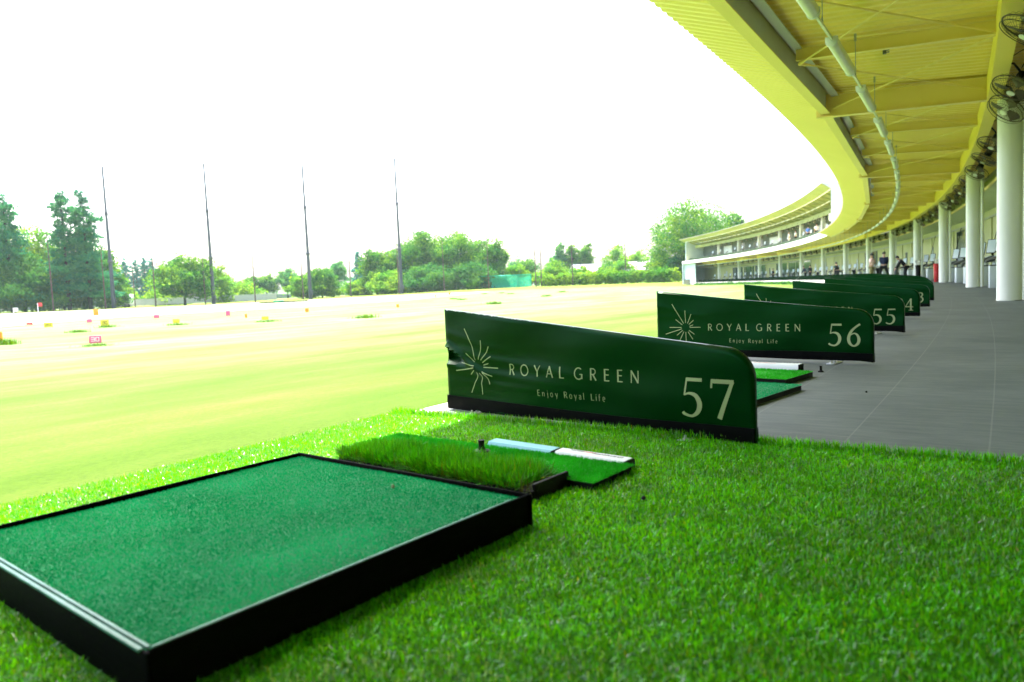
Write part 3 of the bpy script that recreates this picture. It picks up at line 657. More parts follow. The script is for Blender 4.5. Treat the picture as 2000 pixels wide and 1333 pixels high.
RAYS_WARP = [[(0.15, 0.432), (0.199, 0.352), (0.222, 0.272)], [(0.267, 0.374), (0.266, 0.334), (0.245, 0.276)], [(0.321, 0.344), (0.3, 0.311), (0.262, 0.273)], [(0.331, 0.294), (0.271, 0.261)], [(0.313, 0.258), (0.277, 0.249)], [(0.376, 0.237), (0.277, 0.238)], [(0.338, 0.195), (0.296, 0.206), (0.271, 0.216)], [(0.319, 0.154), (0.305, 0.185), (0.275, 0.21)], [(0.261, 0.098), (0.26, 0.153), (0.267, 0.193), (0.256, 0.209)], [(0.182, 0.103), (0.21, 0.15), (0.235, 0.191), (0.235, 0.211)], [(0.189, 0.198), (0.215, 0.221)], [(0.083, 0.214), (0.151, 0.223), (0.217, 0.234)], [(0.115, 0.256), (0.168, 0.25), (0.216, 0.243)], [(0.157, 0.306), (0.188, 0.284), (0.215, 0.262)]]
RAYS = [[(0.152, 0.438), (0.254, 0.28)], [(0.27, 0.385), (0.272, 0.284)], [(0.325, 0.355), (0.29, 0.28)], [(0.345, 0.306), (0.303, 0.272)], [(0.341, 0.269), (0.309, 0.257)], [(0.406, 0.25), (0.311, 0.248)], [(0.351, 0.194), (0.304, 0.225)], [(0.336, 0.152), (0.296, 0.214)], [(0.275, 0.134), (0.276, 0.211)], [(0.218, 0.142), (0.258, 0.214)], [(0.193, 0.183), (0.247, 0.224)], [(0.087, 0.191), (0.24, 0.236)], [(0.125, 0.247), (0.236, 0.247)], [(0.181, 0.312), (0.243, 0.268)]]
LP, HL, HR, RAD, TH_ = 1.6914, 0.5213, 0.3446, 0.105, 0.032
def topline(u, sag):
    h = HL + (HR - HL) * u / LP - sag * math.sin(math.pi * u / LP)
    c0 = LP - RAD
    if u > c0: d = min(1.0, (u - c0) / RAD); h -= RAD * (1 - math.sqrt(max(0, 1 - d * d))) * 0.98
    return h
def make_divider(loc, ang, num, seed, damaged=False, sag=0.004, zoff=0.028, numv=0.07, lod=0):
    root = empty('bay_divider', loc, ang)
    rs = np.random.default_rng(seed); ph = rs.uniform(0, 6.28, 6); fa = rs.uniform(0.7, 1.3, 6)
    def disp(u, v):
        d = 0.0060 * math.sin(u * 3.1 * fa[0] + ph[0]) * math.sin(v * 7 * fa[1] + ph[1]) + 0.0036 * math.sin(u * 7 * fa[2] - v * 13 + ph[2]) + 0.0015 * math.sin(v * 34 + u * 2.2 + ph[3])
        # stretch creases fanning from the front edge
        for (v0, s0, a0) in ((0.40, -.22, .004), (0.30, .05, .003), (.12, -.05, .004)):
            dd = v - (v0 + s0 * u); d += a0 * math.exp(-(dd / .018) ** 2) * math.exp(-u / .5)
        if damaged:
            dd = v - (0.335 - 0.52 * u); d += 0.030 * math.exp(-(dd / .015) ** 2) * math.exp(-(u / .22) ** 2)
            dd = v - (0.235 - 0.02 * u); d += 0.014 * math.exp(-(dd / .016) ** 2) * math.exp(-(u / .13) ** 2)
            d -= 0.048 * math.exp(-((v - .285 + .2 * u) / .028) ** 2) * math.exp(-(u / .13) ** 2)
            for (v0, s0) in ((.30, -.10), (.215, -.07), (.15, -.03)): d += .006 * math.exp(-((v - v0 - s0 * u) / .02) ** 2) * math.exp(-((u - .35) / .4) ** 2)
        return d
    nu, nv = (110, 40) if lod == 0 else ((30, 8) if lod == 1 else (14, 3))
    us = [LP * (i / nu) for i in range(nu + 1)]
    if lod < 2: us = sorted(us + [LP - RAD + RAD * math.sin(R_(a)) for a in range(6, 90, 9)])
    nn = len(us); rows = nv + 1; b = MB(); vs = []
    def shrink(u): return u
    for side in (-1, 1):
        for u in us:
            t_ = topline(u, sag)
            for j in range(rows):
                v = t_ * j / nv; e_ = min(1.0, max(0.0, min(u, LP - u, t_ - v + 1e-4) / 0.012)); half = TH_ / 2 * (0.45 + 0.55 * math.sqrt(e_))
                uu_ = u
                if damaged and u < .05: uu_ = u + .014 * math.exp(-((v - .28) / .045) ** 2) * (1 - u / .05)
                vs.append((uu_, side * (half + (disp(u, v) * e_ if side < 0 else 0.5 * disp(LP - u, v) * e_)), v))
    off = nn * rows; fs = []
    for i in range(nn - 1):
        for j in range(nv):
            a = i * rows + j; fs.append((a, a + rows, a + rows + 1, a + 1)); a += off; fs.append((a, a + 1, a + rows + 1, a + rows))
    for i in range(nn - 1):
        a = i * rows + nv; fs.append((a, a + rows, a + rows + off, a + off)); a = i * rows; fs.append((a, a + off, a + rows + off, a + rows))
    for j in range(nv):
        a = j; fs.append((a, a + 1, a + 1 + off, a + off)); a = (nn - 1) * rows + j; fs.append((a, a + off, a + 1 + off, a + 1))
    b.add(vs, fs); b.build('cover', M['fabric'], root, True)
    def surf(u, v): return Vector((u, -(TH_ / 2 + disp(u, v) + 0.0016), v))
    if damaged:
        b = MB(); m_ = 120; rr_ = np.random.default_rng(4); vs2 = []
        for i in range(m_ + 1):
            u = .01 + .85 * i / m_; t_ = topline(u, sag); w_ = .0006 + .0030 * max(0, rr_.normal(.15, .5)) * (1 - i / m_) ** .7
            for dv in (-.001, -.001 - w_): e_ = min(1, max(0, (-dv + 1e-4) / .012)); vs2.append((u, -(TH_ / 2 * (.45 + .55 * math.sqrt(e_)) + disp(u, t_ + dv) * e_ + .0012), t_ + dv))
        b.add(vs2, [(2 * i, 2 * i + 1, 2 * i + 3, 2 * i + 2) for i in range(m_)]); b.build('scuffed_edge', M['dispenser'], root)
    # black skirt, slightly proud of the cover and sagging
    b = MB(); secs = []; m_ = 60 if lod == 0 else 10
    for i in range(m_ + 1):
        u = 0.002 + (LP - 0.004) * i / m_; dz = (-0.006 * math.sin(u * 2.1 + ph[4]) ** 2 - (0.010 if u > LP - .08 else 0) * (u - LP + .08) / .08) if lod == 0 else 0
        t_ = 0.052 + (0.018 * math.exp(-u / .3) if damaged else 0) + 0.003 * math.sin(u * 5 + ph[5]); y0 = TH_ / 2 + max(0, disp(u, .05)) + 0.003
        if damaged and abs(u - 0.232) < 0.018: dz += 0.016
        secs.append([Vector((u, -y0, dz)), Vector((u, -y0 - .002, t_ * .5)), Vector((u, -y0, t_)), Vector((u, y0, t_)), Vector((u, y0 + .002, t_ * .5)), Vector((u, y0, dz))])
    b.loft(secs); b.build('skirt', M['skirt'], root, True)
    dzv = 0.0
    if lod == 0 or num:
        b = MB()
        if lod == 0:
            for ry in (RAYS_WARP if damaged else RAYS):
                pp = catmull([(p[0], p[1] - zoff) for p in ry], 6) if len(ry) > 2 else [np.array(ry[0]) - [0, zoff] + (np.array(ry[1]) - np.array(ry[0])) * i / 10 for i in range(11)]
                ribbon(b, [Vector((p[0], p[1])) for p in pp], [.0048] * len(pp), surf)
            b.build('starburst_logo', M['print'], root); b = MB()
            put_text(b, 'ROYAL', .455 if damaged else .472, .797 if damaged else .806, .196, .053, surf); put_text(b, 'GREEN', .856 if damaged else .865, 1.192 if damaged else 1.198, .196, .053, surf)
            b.build('wordmark', M['print'], root); b = MB(); u0 = .635 if damaged else .648; u1 = 1.018 if damaged else 1.03; q_ = (u1 - u0)
            put_text(b, 'Enjoy', u0, u0 + q_ * .315, .106, .0295, surf, 1.0); put_text(b, 'Royal', u0 + q_ * .41, u0 + q_ * .70, .106, .0295, surf); put_text(b, 'Life', u0 + q_ * .80, u1, .106, .0295, surf)
            b.build('tagline', M['print'], root); b = MB()
        if num: put_digits(b, num, 1.392, numv, .155, surf); b.build('number', M['print'], root)
    return root
def add_feet(root, lod, z):
    for u in ((1.43, 0.232) if lod == 0 else (1.43,)):
        b = MB(); b.box((u, 0, -z + .004), (.055, .17, .008), bev=.002); ft = b.build('foot_plate', M['metal'], root, True)
        b = MB(); b.tube([(u, 0, -z + .008), (u, 0, .03)], .012, 10); b.box((u - .022, 0, -z + .03), (.006, .03, .045)); b.build('post', M['metal'], root, True)
        if lod == 0:
            for s in (-1, 1): b = MB(); b.lathe((u, s * .065, -z + .008), [(.009, 0), (.009, .005), (.005, .006), (.005, .016), (.003, .017)], 8); b.build('anchor_bolt', M['metal'], root, True)
FITS = [(-0.3434, 3.8088, -0.7475), (1.2253, 6.0302, -0.764), (2.7052, 8.3391, -0.7869), (4.1466, 10.5917, -0.8066), (5.6042, 12.8665, -0.8245), (7.0337, 15.1666, -0.8424)]
GD = 'bay dividers along the tee line'
far_proto = None
for k in range(55):
    if k < 6: x, y, an = FITS[k]
    else:
        a = -0.5419 + DK * (k - 5); R = RC - 2.84; x, y = CX + R * math.cos(a), CY + R * math.sin(a)
        t_ = min(1.0, (k - 5) / 12.0); an = a - 0.30 * (1 - t_) - 0.12 * t_
    nums = {0: '57', 1: '56', 2: '55', 3: '54', 4: '53'}
    if k < 6:
        z = 0.013 if k == 0 else 0.028
        dv = make_divider((x, y, z), an, nums.get(k), 11 + k, damaged=(k == 0), sag=(.001, .009, .004, .003, .003, .003)[k], zoff=z, numv=(.079, .097, .070, .074, .076, 0)[k], lod=0 if k < 3 else 1)
        add_feet(dv, 0 if k < 3 else 1, z)
    else:
        if far_proto is None: far_proto = make_divider((x, y, 0.028), an, None, 40, lod=2); dv = far_proto
        else: dv = copy_tree(far_proto); dv.location = (x, y, 0.028); dv.rotation_euler = (0, 0, an)
    if k < 5: lb = ['nearest green divider with a crumpled front edge, numbered 57', 'second green divider with straight starburst logo, numbered 56', 'green divider numbered 55, its logo half hidden behind 56', 'green divider behind 55 showing only the digit 4', 'green divider behind the digit 4 showing only the digit 3'][k]
    else: lb = 'dark green bay divider, %s in the row counted from the one numbered 57' % ordinal(k)
    tag(dv, lb, 'divider', GD)
# ------------------------------------------------------------------ the range building
BO = pol(20, 0, 0)
bld = empty('driving_range_building', BO, 0, 'long curved range building with yellow canopy roof and cream columns', 'building')
def B(mb_, name, m, parent=None, smooth=False):
    if parent is None: return mb_.build(name, m, bld, smooth, BO)
    return mb_.build(name, m, parent, smooth, BO)
KU = 26.2
KA, KM, KE = -9.0, 24.3, 57.0      # canopy start (behind the camera), start of the two-storey wing, far end
def zroof(r): return 4.02 - 0.085 * r
def corrugated(ka, kb, prof, pitch=0.2183, depth=0.032):
    """radial-ribbed trapezoid sheet following a (r, z) profile"""
    m_ = MB(); n = int((kb - ka) * 2.75 / pitch); secs = []
    for i in range(n + 1):
        for (f, hgt) in ((0, 0), (.36, 0), (.5, 1), (.86, 1)):
            k = ka + (i + f) * pitch / 2.75
            secs.append([pol(k, r, z + depth * hgt) for r, z in prof])
    m_.loft(secs, False, False); return m_
def ringbeam(ka, kb, sec, step=0.5, closed=True):
    m_ = MB(); n = max(2, int((kb - ka) / step)); m_.loft([[pol(ka + (kb - ka) * i / n, r, z) for r, z in sec] for i in range(n + 1)], closed, closed); return m_
# near, single-storey canopy
B(corrugated(KA, KM, [(-3.0, zroof(-3.0)), (-0.1, zroof(-0.1)), (0.9, zroof(.9))]), 'roof_sheet', M['canopy'])
B(corrugated(KA, KM, [(-3.13, 3.855), (-4.14, 4.225)]), 'eave_sheet', M['eave'])
top = [(-4.14, 4.30), (-3.0, 4.42), (1.6, 4.25)]
B(ringbeam(KA, KM, [(r, z) for r, z in top] + [(1.6, 4.33), (-3.0, 4.50), (-4.14, 4.33)]), 'roof_deck', M['rooftile'])
# fascia I-beam, straight between the main frames
KF = [-9.0] + [COLK[0] - 4 * i for i in range(3, 0, -1)] + [k for k in COLK if k < KM] + [KM]
KF = sorted(set(k for k in KF if k >= KA))
for ka, kb in zip(KF[:-1], KF[1:]):
    if kb - ka < .3: continue
    ka += .012; kb -= .012
    for nm, sec in (('fascia_flange', [(-3.13, 3.80), (-2.96, 3.80), (-2.96, 3.815), (-3.13, 3.815)]), ('fascia_web', [(-3.05, 3.815), (-3.035, 3.815), (-3.035, 4.245), (-3.05, 4.245)]), ('fascia_channel', [(-2.93, 4.12), (-2.80, 4.12), (-2.80, 4.135), (-2.93, 4.135)])):
        m_ = MB(); m_.loft([[pol(k, r, z) for r, z in sec] for k in (ka, kb)]); B(m_, nm, M['eave'] if nm == 'fascia_flange' else M['fasciain'])
# rafters: deep main frames at the columns, light ones at thirds between
def ibeam(k, ra, rb, za, zb, d, w, name, m='beam'):
    m_ = MB(); t = tdir(k)
    for (dz0, dz1, hw) in ((0, .014, w / 2), (.014, d - .014, .006), (d - .014, d, w / 2)):
        vs = []
        for (r, z) in ((ra, za), (rb, zb)):
            p = pol(k, r, 0)
            for (s, q) in ((-1, dz0), (1, dz0), (1, dz1), (-1, dz1)): vs.append(p + t * hw * s + Vector((0, 0, z + q)))
        m_.add(vs, [(0, 1, 5, 4), (1, 2, 6, 5), (2, 3, 7, 6), (3, 0, 4, 7), (0, 3, 2, 1), (4, 5, 6, 7)])
    o_ = B(m_, name, M[m]); return o_
rk_ = [COLK[0] + 4 / 3 * i for i in range(-9, 16)]
for i, k in enumerate(rk_):
    if k > KM - .2 or k < KA: continue
    if i % 3 == 0:
        rf = ibeam(k, -3.22, -0.05, 3.745, 3.60, .43, .16, 'main_rafter')
        m_ = MB(); p = pol(k, -1.35, 3.66); t = tdir(k); rd = rdir(k)
        m_.box(p + Vector((0, 0, .215)), (.20, .022, .30), rd, t)
        for a in (-.055, .055):
            for j in range(5): m_.box(p + rd * a + Vector((0, 0, .10 + .055 * j)), (.022, .045, .022), rd, t)
        for a in (-.12, -.06, .06, .12): m_.box(p + rd * a + Vector((0, 0, 0.002)), (.022, .10, .02), rd, t)
        q = B(m_, 'bolted_splice', M['beam'], rf); 
    else: ibeam(k, -2.95, -.15, 3.95, 3.78, .20, .09, 'rafter')
# crossed tie rods
for k in rk_:
    if k > KM - 1.5 or k < KA + 1: continue
    for (ka, kb) in ((k, k + 4 / 3), (k + 4 / 3, k)):
        m_ = MB(); a = pol(ka, -2.9, 3.90); b_ = pol(kb, -.3, 3.80); d = (b_ - a)
        m_.tube([a, b_], .013, 6); m_.tube([a + d * .72, a + d * .80], .020, 6); m_.tube([a, a + d * .06], [.03, .014], 6); B(m_, 'tie_rod', M['beam'])
# ring girder over the columns
B(ringbeam(KA, 24.0, [(-.36, 3.58), (-.14, 3.58), (-.14, 4.0), (-.36, 4.03)], .4), 'ring_girder', M['girder'])
# rear ceiling, sloping service canopy and back wall
B(corrugated(KA, KE, [(.50, 3.16), (1.46, 2.95)], .12, .02), 'service_canopy', M['service'])
B(ringbeam(KA, KE, [(.46, 3.14), (.50, 3.14), (.50, 3.23), (.46, 3.23)]), 'service_gutter', M['beam'])
B(ringbeam(KA, 24.3, [(1.46, -.05), (1.60, -.05), (1.60, 4.3), (1.46, 4.3)]), 'back_wall', M['wallcream'])
B(ringbeam(24.3, KE, [(1.46, -.05), (1.60, -.05), (1.60, 4.0), (1.46, 4.0)]), 'back_wall', M['wallcream'])
B(ringbeam(KA, KE, [(1.40, 2.62), (1.455, 2.62), (1.455, 2.70), (1.40, 2.70)]), 'cable_tray', M['steelgrey'])
for k in np.arange(-7, 55, 1.333):
    m_ = MB(); m_.box(pol(k, 1.43, 1.3), (.05, .10, 2.62), rdir(k), tdir(k)); B(m_, 'wall_post', M['wallcream'])
# windows and doors let into the back wall
kk = 5.6; wi = 0
while kk < 53.5:
    wide = (36 < kk < 54 and wi % 4 != 1) or wi % 7 == 5
    w_, h_, zc = (5.4, 2.5, 1.3) if wide else ((.62, 1.1, 1.45) if wi % 2 else (.85, 2.05, 1.04))
    m_ = MB(); p = pol(kk, 1.44, zc); rd, t = rdir(kk), tdir(kk)
    for s in (-1, 1): m_.box(p + t * s * (w_ / 2 - .02), (.06, .04, h_), rd, t)
    for s in (-1, 1): m_.box(p + Vector((0, 0, s * (h_ / 2 - .02))), (.058, w_ - .08, .04), rd, t)
    wf = B(m_, 'door' if h_ > 1.8 else 'window', M['darkgrey'] if wide else M['steelgrey'])
    m_ = MB(); m_.box(p + rd * .005, (.012, w_ - .08, h_ - .08), rd, t); B(m_, 'pane', M['glass'] if (wide or wi % 3 == 0) else M['screen'], wf)
    kk += 1.75 if not wide else 2.15; wi += 1
# columns
def column(k, z0, z1, name='column'):
    m_ = MB(); m_.lathe(pol(k, 0, 0), [(.205, z0), (.205, z0 + .02), (.199, z0 + .03), (.199, z1)], 32); c_ = B(m_, name, M['column'], None, True)
    p = pol(k, .19, 0) + tdir(k) * -.075 * 0 ; m_ = MB(); q = pol(k, .12, 0) - tdir(k) * .21
    m_.tube([q + rdir(k) * .10 + Vector((0, 0, z0)), q + rdir(k) * .10 + Vector((0, 0, z1))], .045, 12); d_ = B(m_, 'downpipe', M['column'], c_, True)
    if z0 == 0:
        m_ = MB(); m_.box(pol(k, .17, .006) - tdir(k) * .2, (.22, .18, .012), rdir(k), tdir(k)); B(m_, 'base_plate', M['darkgrey'], c_)
for i in range(-3, 13):
    k = COLK[0] + 4 * i
    column(k, 0, 3.58 if k < 24 else 4.0)
    if k > 26.3: column(k, 4.56, 7.25)
# two-storey wing
B(ringbeam(KM + .02, KE, [(-3.30, 4.03), (-3.16, 4.03), (-3.16, 4.56), (-3.30, 4.56)]), 'balcony_fascia', M['white'])
B(ringbeam(KM + .02, KE, [(-3.16, 4.06), (1.46, 4.02), (1.46, 4.54), (-3.16, 4.54)]), 'upper_floor', M['canopy'])
for i in range(8, 13):
    k = COLK[i]; ibeam(k, -3.1, -.05, 3.72, 3.60, .33, .16, 'main_rafter')
B(ringbeam(KM + .3, KE, [(-.36, 3.58), (-.14, 3.58), (-.14, 4.03), (-.36, 4.03)], .4), 'ring_girder', M['girder'])
B(corrugated(KU, KE + .5, [(-2.37, 8.58), (-3.29, 9.11)], .25, .03), 'upper_eave_sheet', M['upeave'])
B(corrugated(KU, KE, [(-2.4, 8.84), (0, 8.2), (1.46, 7.85)], .25, .03), 'upper_roof_sheet', M['upeave'])
B(ringbeam(KU, KE, [(-2.42, 8.56), (-2.30, 8.56), (-2.30, 8.83), (-2.42, 8.83)]), 'upper_fascia', M['white'])
B(ringbeam(KU, KE + .5, [(-3.29, 9.15), (-2.3, 9.0), (1.6, 8.1), (1.6, 8.2), (-2.3, 9.12), (-3.29, 9.20)]), 'upper_roof_deck', M['rooftile'])
for i in range(24, 56):
    k = KU + .4 + (i - 24) * 1.0
    if k < KE: ibeam(k, -2.3, -.05, 8.48, 7.55, .22, .10, 'upper_rafter', 'upeave')
B(ringbeam(KU, KE, [(-.36, 7.22), (-.14, 7.22), (-.14, 7.75), (-.36, 7.75)], .4), 'upper_girder', M['upeave'])
B(ringbeam(KU, KE, [(1.46, 4.5), (1.58, 4.5), (1.58, 8.1), (1.46, 8.1)]), 'upper_back_wall', M['upwall'])
kk = 29.0; wi = 0
while kk < 53.5:
    w_ = 4.4 if wi % 3 != 1 else 1.6; m_ = MB(); p = pol(kk, 1.43, 5.75); rd, t = rdir(kk), tdir(kk)
    m_.box(p, (.05, w_, 2.2), rd, t); wf = B(m_, 'upper_window', M['steelgrey']); m_ = MB(); m_.box(p - rd * .03, (.012, w_ - .15, 2.05), rd, t); B(m_, 'pane', M['glass'] if wi % 3 != 2 else M['screen'], wf)
    kk += 2.9; wi += 1
# end walls of the wing
m_ = MB(); a = KU - .02; prof = [(-2.42, 4.5), (1.6, 4.5), (1.6, 8.25), (-2.3, 9.14), (-3.2, 9.16), (-2.42, 8.6)]
m_.loft([[pol(k, r, z) for r, z in prof] for k in (a - .05, a)]); B(m_, 'near_end_wall', M['shadewall'])
m_ = MB(); m_.box(pol(KU - .02, -2.5, 5.9), (.16, .3, .62), rdir(KU), tdir(KU)); B(m_, 'wall_light_box', M['white'])
m_ = MB(); prof = [(-2.42, 4.56), (1.6, 4.56), (1.6, 8.2), (-2.3, 9.05), (-2.42, 8.6)]; m_.loft([[pol(k, r, z) for r, z in prof] for k in (KE - .02, KE + .1)]); B(m_, 'far_end_wall', M['shadewall'])
m_ = MB(); m_.loft([[pol(k, r, z) for r, z in [(-3.16, -.6), (1.6, -.6), (1.6, 4.02), (-3.16, 4.02)]] for k in (KE + .0, KE + .12)]); B(m_, 'far_end_wall', M['shadewall'])
m_ = MB(); m_.loft([[pol(k, r, z) for r, z in [(-2.85, 0.0), (-2.75, 0.0), (-2.75, 4.0), (-2.85, 4.0)]] for k in (KE - 2.4, KE - .02)]); B(m_, 'front_panel', M['shadewall'])
m_ = MB(); m_.loft([[pol(k, r, z) for r, z in [(-3.35, -.45), (-3.2, -.45), (-3.2, .75), (-3.35, .75)]] for k in (KE - 1.5, KE - .3)]); B(m_, 'equipment_cover', M['darkgrey'])
# low green parapet of the balcony
B(ringbeam(KM + .4, KE - 1, [(-2.72, 4.56), (-2.66, 4.56), (-2.66, 5.02), (-2.72, 5.02)]), 'balcony_screen', M['fabric'])
# aerial stubs on the upper roof
for k in (26.5, 28.5, 32, 36.5, 42):
    m_ = MB(); p = pol(k, -2.0, 9.05); m_.tube([p, p + Vector((0, 0, .55))], .025, 6); m_.box(p + Vector((0, 0, .55)), (.30, .06, .10), tdir(k), rdir(k)); B(m_, 'roof_lightning_rod', M['steelgrey'])
# comb-shaped dark brackets above one rafter
for (r_) in (-1.75, -.75):
    m_ = MB(); p = pol(3.45, r_, 3.98); m_.box(p, (.05, .04, .16), rdir(3.45), tdir(3.45)); 
    for j in range(5): m_.box(p + rdir(3.45) * .045 + Vector((0, 0, -.06 + .03 * j)), (.04, .03, .012), rdir(3.45), tdir(3.45))
    B(m_, 'cable_bracket', M['darkgrey'])

# ------------------------------------------------------------------ hanging lamps
def make_lamp(L_=1.66):
    o_ = empty('hanging_lamp', (0, 0, 0))
    m_ = MB(); sec = [(.062 * math.cos(a), .05 * math.sin(a) - .005) for a in [math.pi + math.pi * i / 8 for i in range(9)]] + [(.062, .045), (-.062, .045)]
    m_.loft([[Vector((x, y, z)) for y, z in sec] for x in (-L_ / 2 + .05, L_ / 2 - .05)]); m_.build('housing', M['lamp'], o_, True)
    for s in (-1, 1):
        m_ = MB(); m_.loft([[Vector((s * x, y * f, z * f)) for y, z in sec] for x, f in ((L_ / 2 - .05, 1.12), (L_ / 2 - .008, 1.12), (L_ / 2, .9))]); m_.build('end_cap', M['dispenser'], o_, True)
    m_ = MB(); m_.box((L_ / 2 + .548, 0, .018), (1.10, .028, .034)); m_.build('conduit', M['lamp'], o_)
    m_ = MB(); m_.tube([(L_ / 2 + .5, 0, .04), (L_ / 2 + .5, 0, .60)], .006, 6); m_.torus((L_ / 2 + .5, 0, .07), .035, .006, (0, 1, 0), 14, 5); m_.box((L_ / 2 + .5, 0, .60), (.03, .03, .10)); m_.build('hanger', M['steelgrey'], o_, True)
    return o_
lp = make_lamp(); GLMP = 'hanging lamps under the canopy'
first = True; idx_ = 0
for j in range(-3, 55):
    k = j + .70
    if not first: o_ = copy_tree(lp)
    else: o_ = lp; first = False
    a = th(k); o_.location = pol(k, -2.07, 3.42); o_.rotation_euler = (0, 0, math.atan2(tdir(k).y, tdir(k).x))
    tag(o_, 'white tube lamp hung under the lower canopy, %s from the camera' % ordinal(max(0, j - 1)) if j >= 1 else 'white tube lamp hung under the canopy above the camera', 'lamp', GLMP)
for n_, k in enumerate(np.arange(26.8, 55, 1.0)):
    o_ = copy_tree(lp); o_.location = pol(k, -1.5, 8.0); o_.rotation_euler = (0, 0, math.atan2(tdir(k).y, tdir(k).x))
    tag(o_, 'white lamp under the far upper roof, %s from the white end wall' % ordinal(n_), 'lamp', 'lamps under the upper roof')

# ------------------------------------------------------------------ fans
def make_fan():
    o_ = empty('wall_fan', (0, 0, 0)); R = .315
    m_ = MB(); m_.torus((0, 0, 0), R, .009, (0, 0, 1), 40, 6); m_.torus((0, 0, .055), R * .98, .005, (0, 0, 1), 40, 5)
    m_.torus((0, 0, .075), .20, .003, (0, 0, 1), 28, 4)
    for i in range(44):
        a = 2 * math.pi * i / 44; c_, s_ = math.cos(a), math.sin(a)
        m_.tube([(R * c_, R * s_, 0), (R * .93 * c_, R * .93 * s_, .045), (R * .62 * c_, R * .62 * s_, .08), (.055 * c_, .055 * s_, .09)], .0022, 3, False)
        if i % 2 == 0: m_.tube([(R * c_, R * s_, 0), (R * .93 * c_, R * .93 * s_, -.05), (R * .5 * c_, R * .5 * s_, -.09), (.07 * c_, .07 * s_, -.10)], .0022, 3, False)
    m_.build('cage', M['mesh'], o_)
    m_ = MB(); m_.lathe((0, 0, .088), [(.058, 0), (.062, .004), (.055, .012), (.02, .016)], 24); m_.build('badge', M['lamp'], o_, True)
    m_ = MB()
    for b_ in range(3):
        a0 = 2 * math.pi * b_ / 3; secs = []
        for rr in np.linspace(.05, .275, 8):
            wd = .9 * math.sin(math.pi * min(1, (rr - .02) / .30)) ** .6
            secs.append([Vector((rr * math.cos(a0 + f * wd), rr * math.sin(a0 + f * wd), .035 * (0.5 - f) + zz)) for f in np.linspace(-.1, 1, 7) for zz in (0,)] + [Vector((rr * math.cos(a0 + f * wd), rr * math.sin(a0 + f * wd), .035 * (0.5 - f) - .004)) for f in np.linspace(1, -.1, 7)])
        m_.loft(secs)
    m_.build('blades', M['bladebrown'], o_, True)
    m_ = MB(); m_.lathe((0, 0, -.26), [(.04, 0), (.075, .01), (.082, .06), (.08, .15), (.05, .165)], 20); m_.build('motor', M['black'], o_, True)
    m_ = MB(); m_.tube([(0, 0, -.22), (.0, .10, -.26), (.02, .22, -.28), (.02, .34, -.22)], .016, 8); m_.box((.02, .36, -.22), (.12, .03, .10)); m_.build('arm', M['black'], o_, True)
    m_ = MB(); m_.tube([Vector((.06 + .13 * math.sin(t * 3.1), .1 + .24 * t, -.26 - .22 * math.sin(t * math.pi))) for t in np.linspace(0, 1, 12)], .006, 5); m_.build('cord', M['black'], o_, True)
    return o_
M['bladebrown'] = mat('dark_fan_blade', (0.07, 0.055, 0.03), (0.10, 0.08, 0.045), 0.3, 0.5, 4, trans=.25)
fan = make_fan(); GF = 'fans along the columns'
def place_fan(o_, k, r, z, yaw, tilt):
    # local +z is the blowing direction, local +y points up towards the girder
    n = (-rdir(k) * math.cos(yaw) - tdir(k) * math.sin(yaw)) * math.cos(tilt) + Vector((0, 0, -math.sin(tilt)))
    n.normalize(); y = Vector((0, 0, 1)) - n * n.z; y.normalize(); x = y.cross(n)
    o_.matrix_world = Matrix(((x.x, y.x, n.x, 0), (x.y, y.y, n.y, 0), (x.z, y.z, n.z, 0), (0, 0, 0, 1))); o_.location = pol(k, r, z)
used = False; nth = 0
for j in range(-2, 54):
    o_ = copy_tree(fan) if used else fan; used = True
    random.seed(100 + j); k = {2: 2.66, 3: 3.78, 4: 4.42}.get(j, j + .80 + random.uniform(-.06, .06))
    place_fan(o_, k, -.09, 3.29 + random.uniform(-.03, .03), R_(18 + random.uniform(-14, 22)), R_(52 + random.uniform(-10, 8)))
    tag(o_, ('round wall fan with brown cage on the lower yellow girder, %s from the camera' % ordinal(j - 2)) if j >= 2 else 'round wall fan on the yellow girder behind the camera', 'fan', GF)
for n_, k in enumerate(np.arange(26.7, 54.5, 1.0)):
    o_ = copy_tree(fan); place_fan(o_, float(k), -.30, 7.0, R_(15), R_(45)); tag(o_, 'wall fan under the far upper girder, %s from the white end wall' % ordinal(n_), 'fan', 'fans of the upper floor')

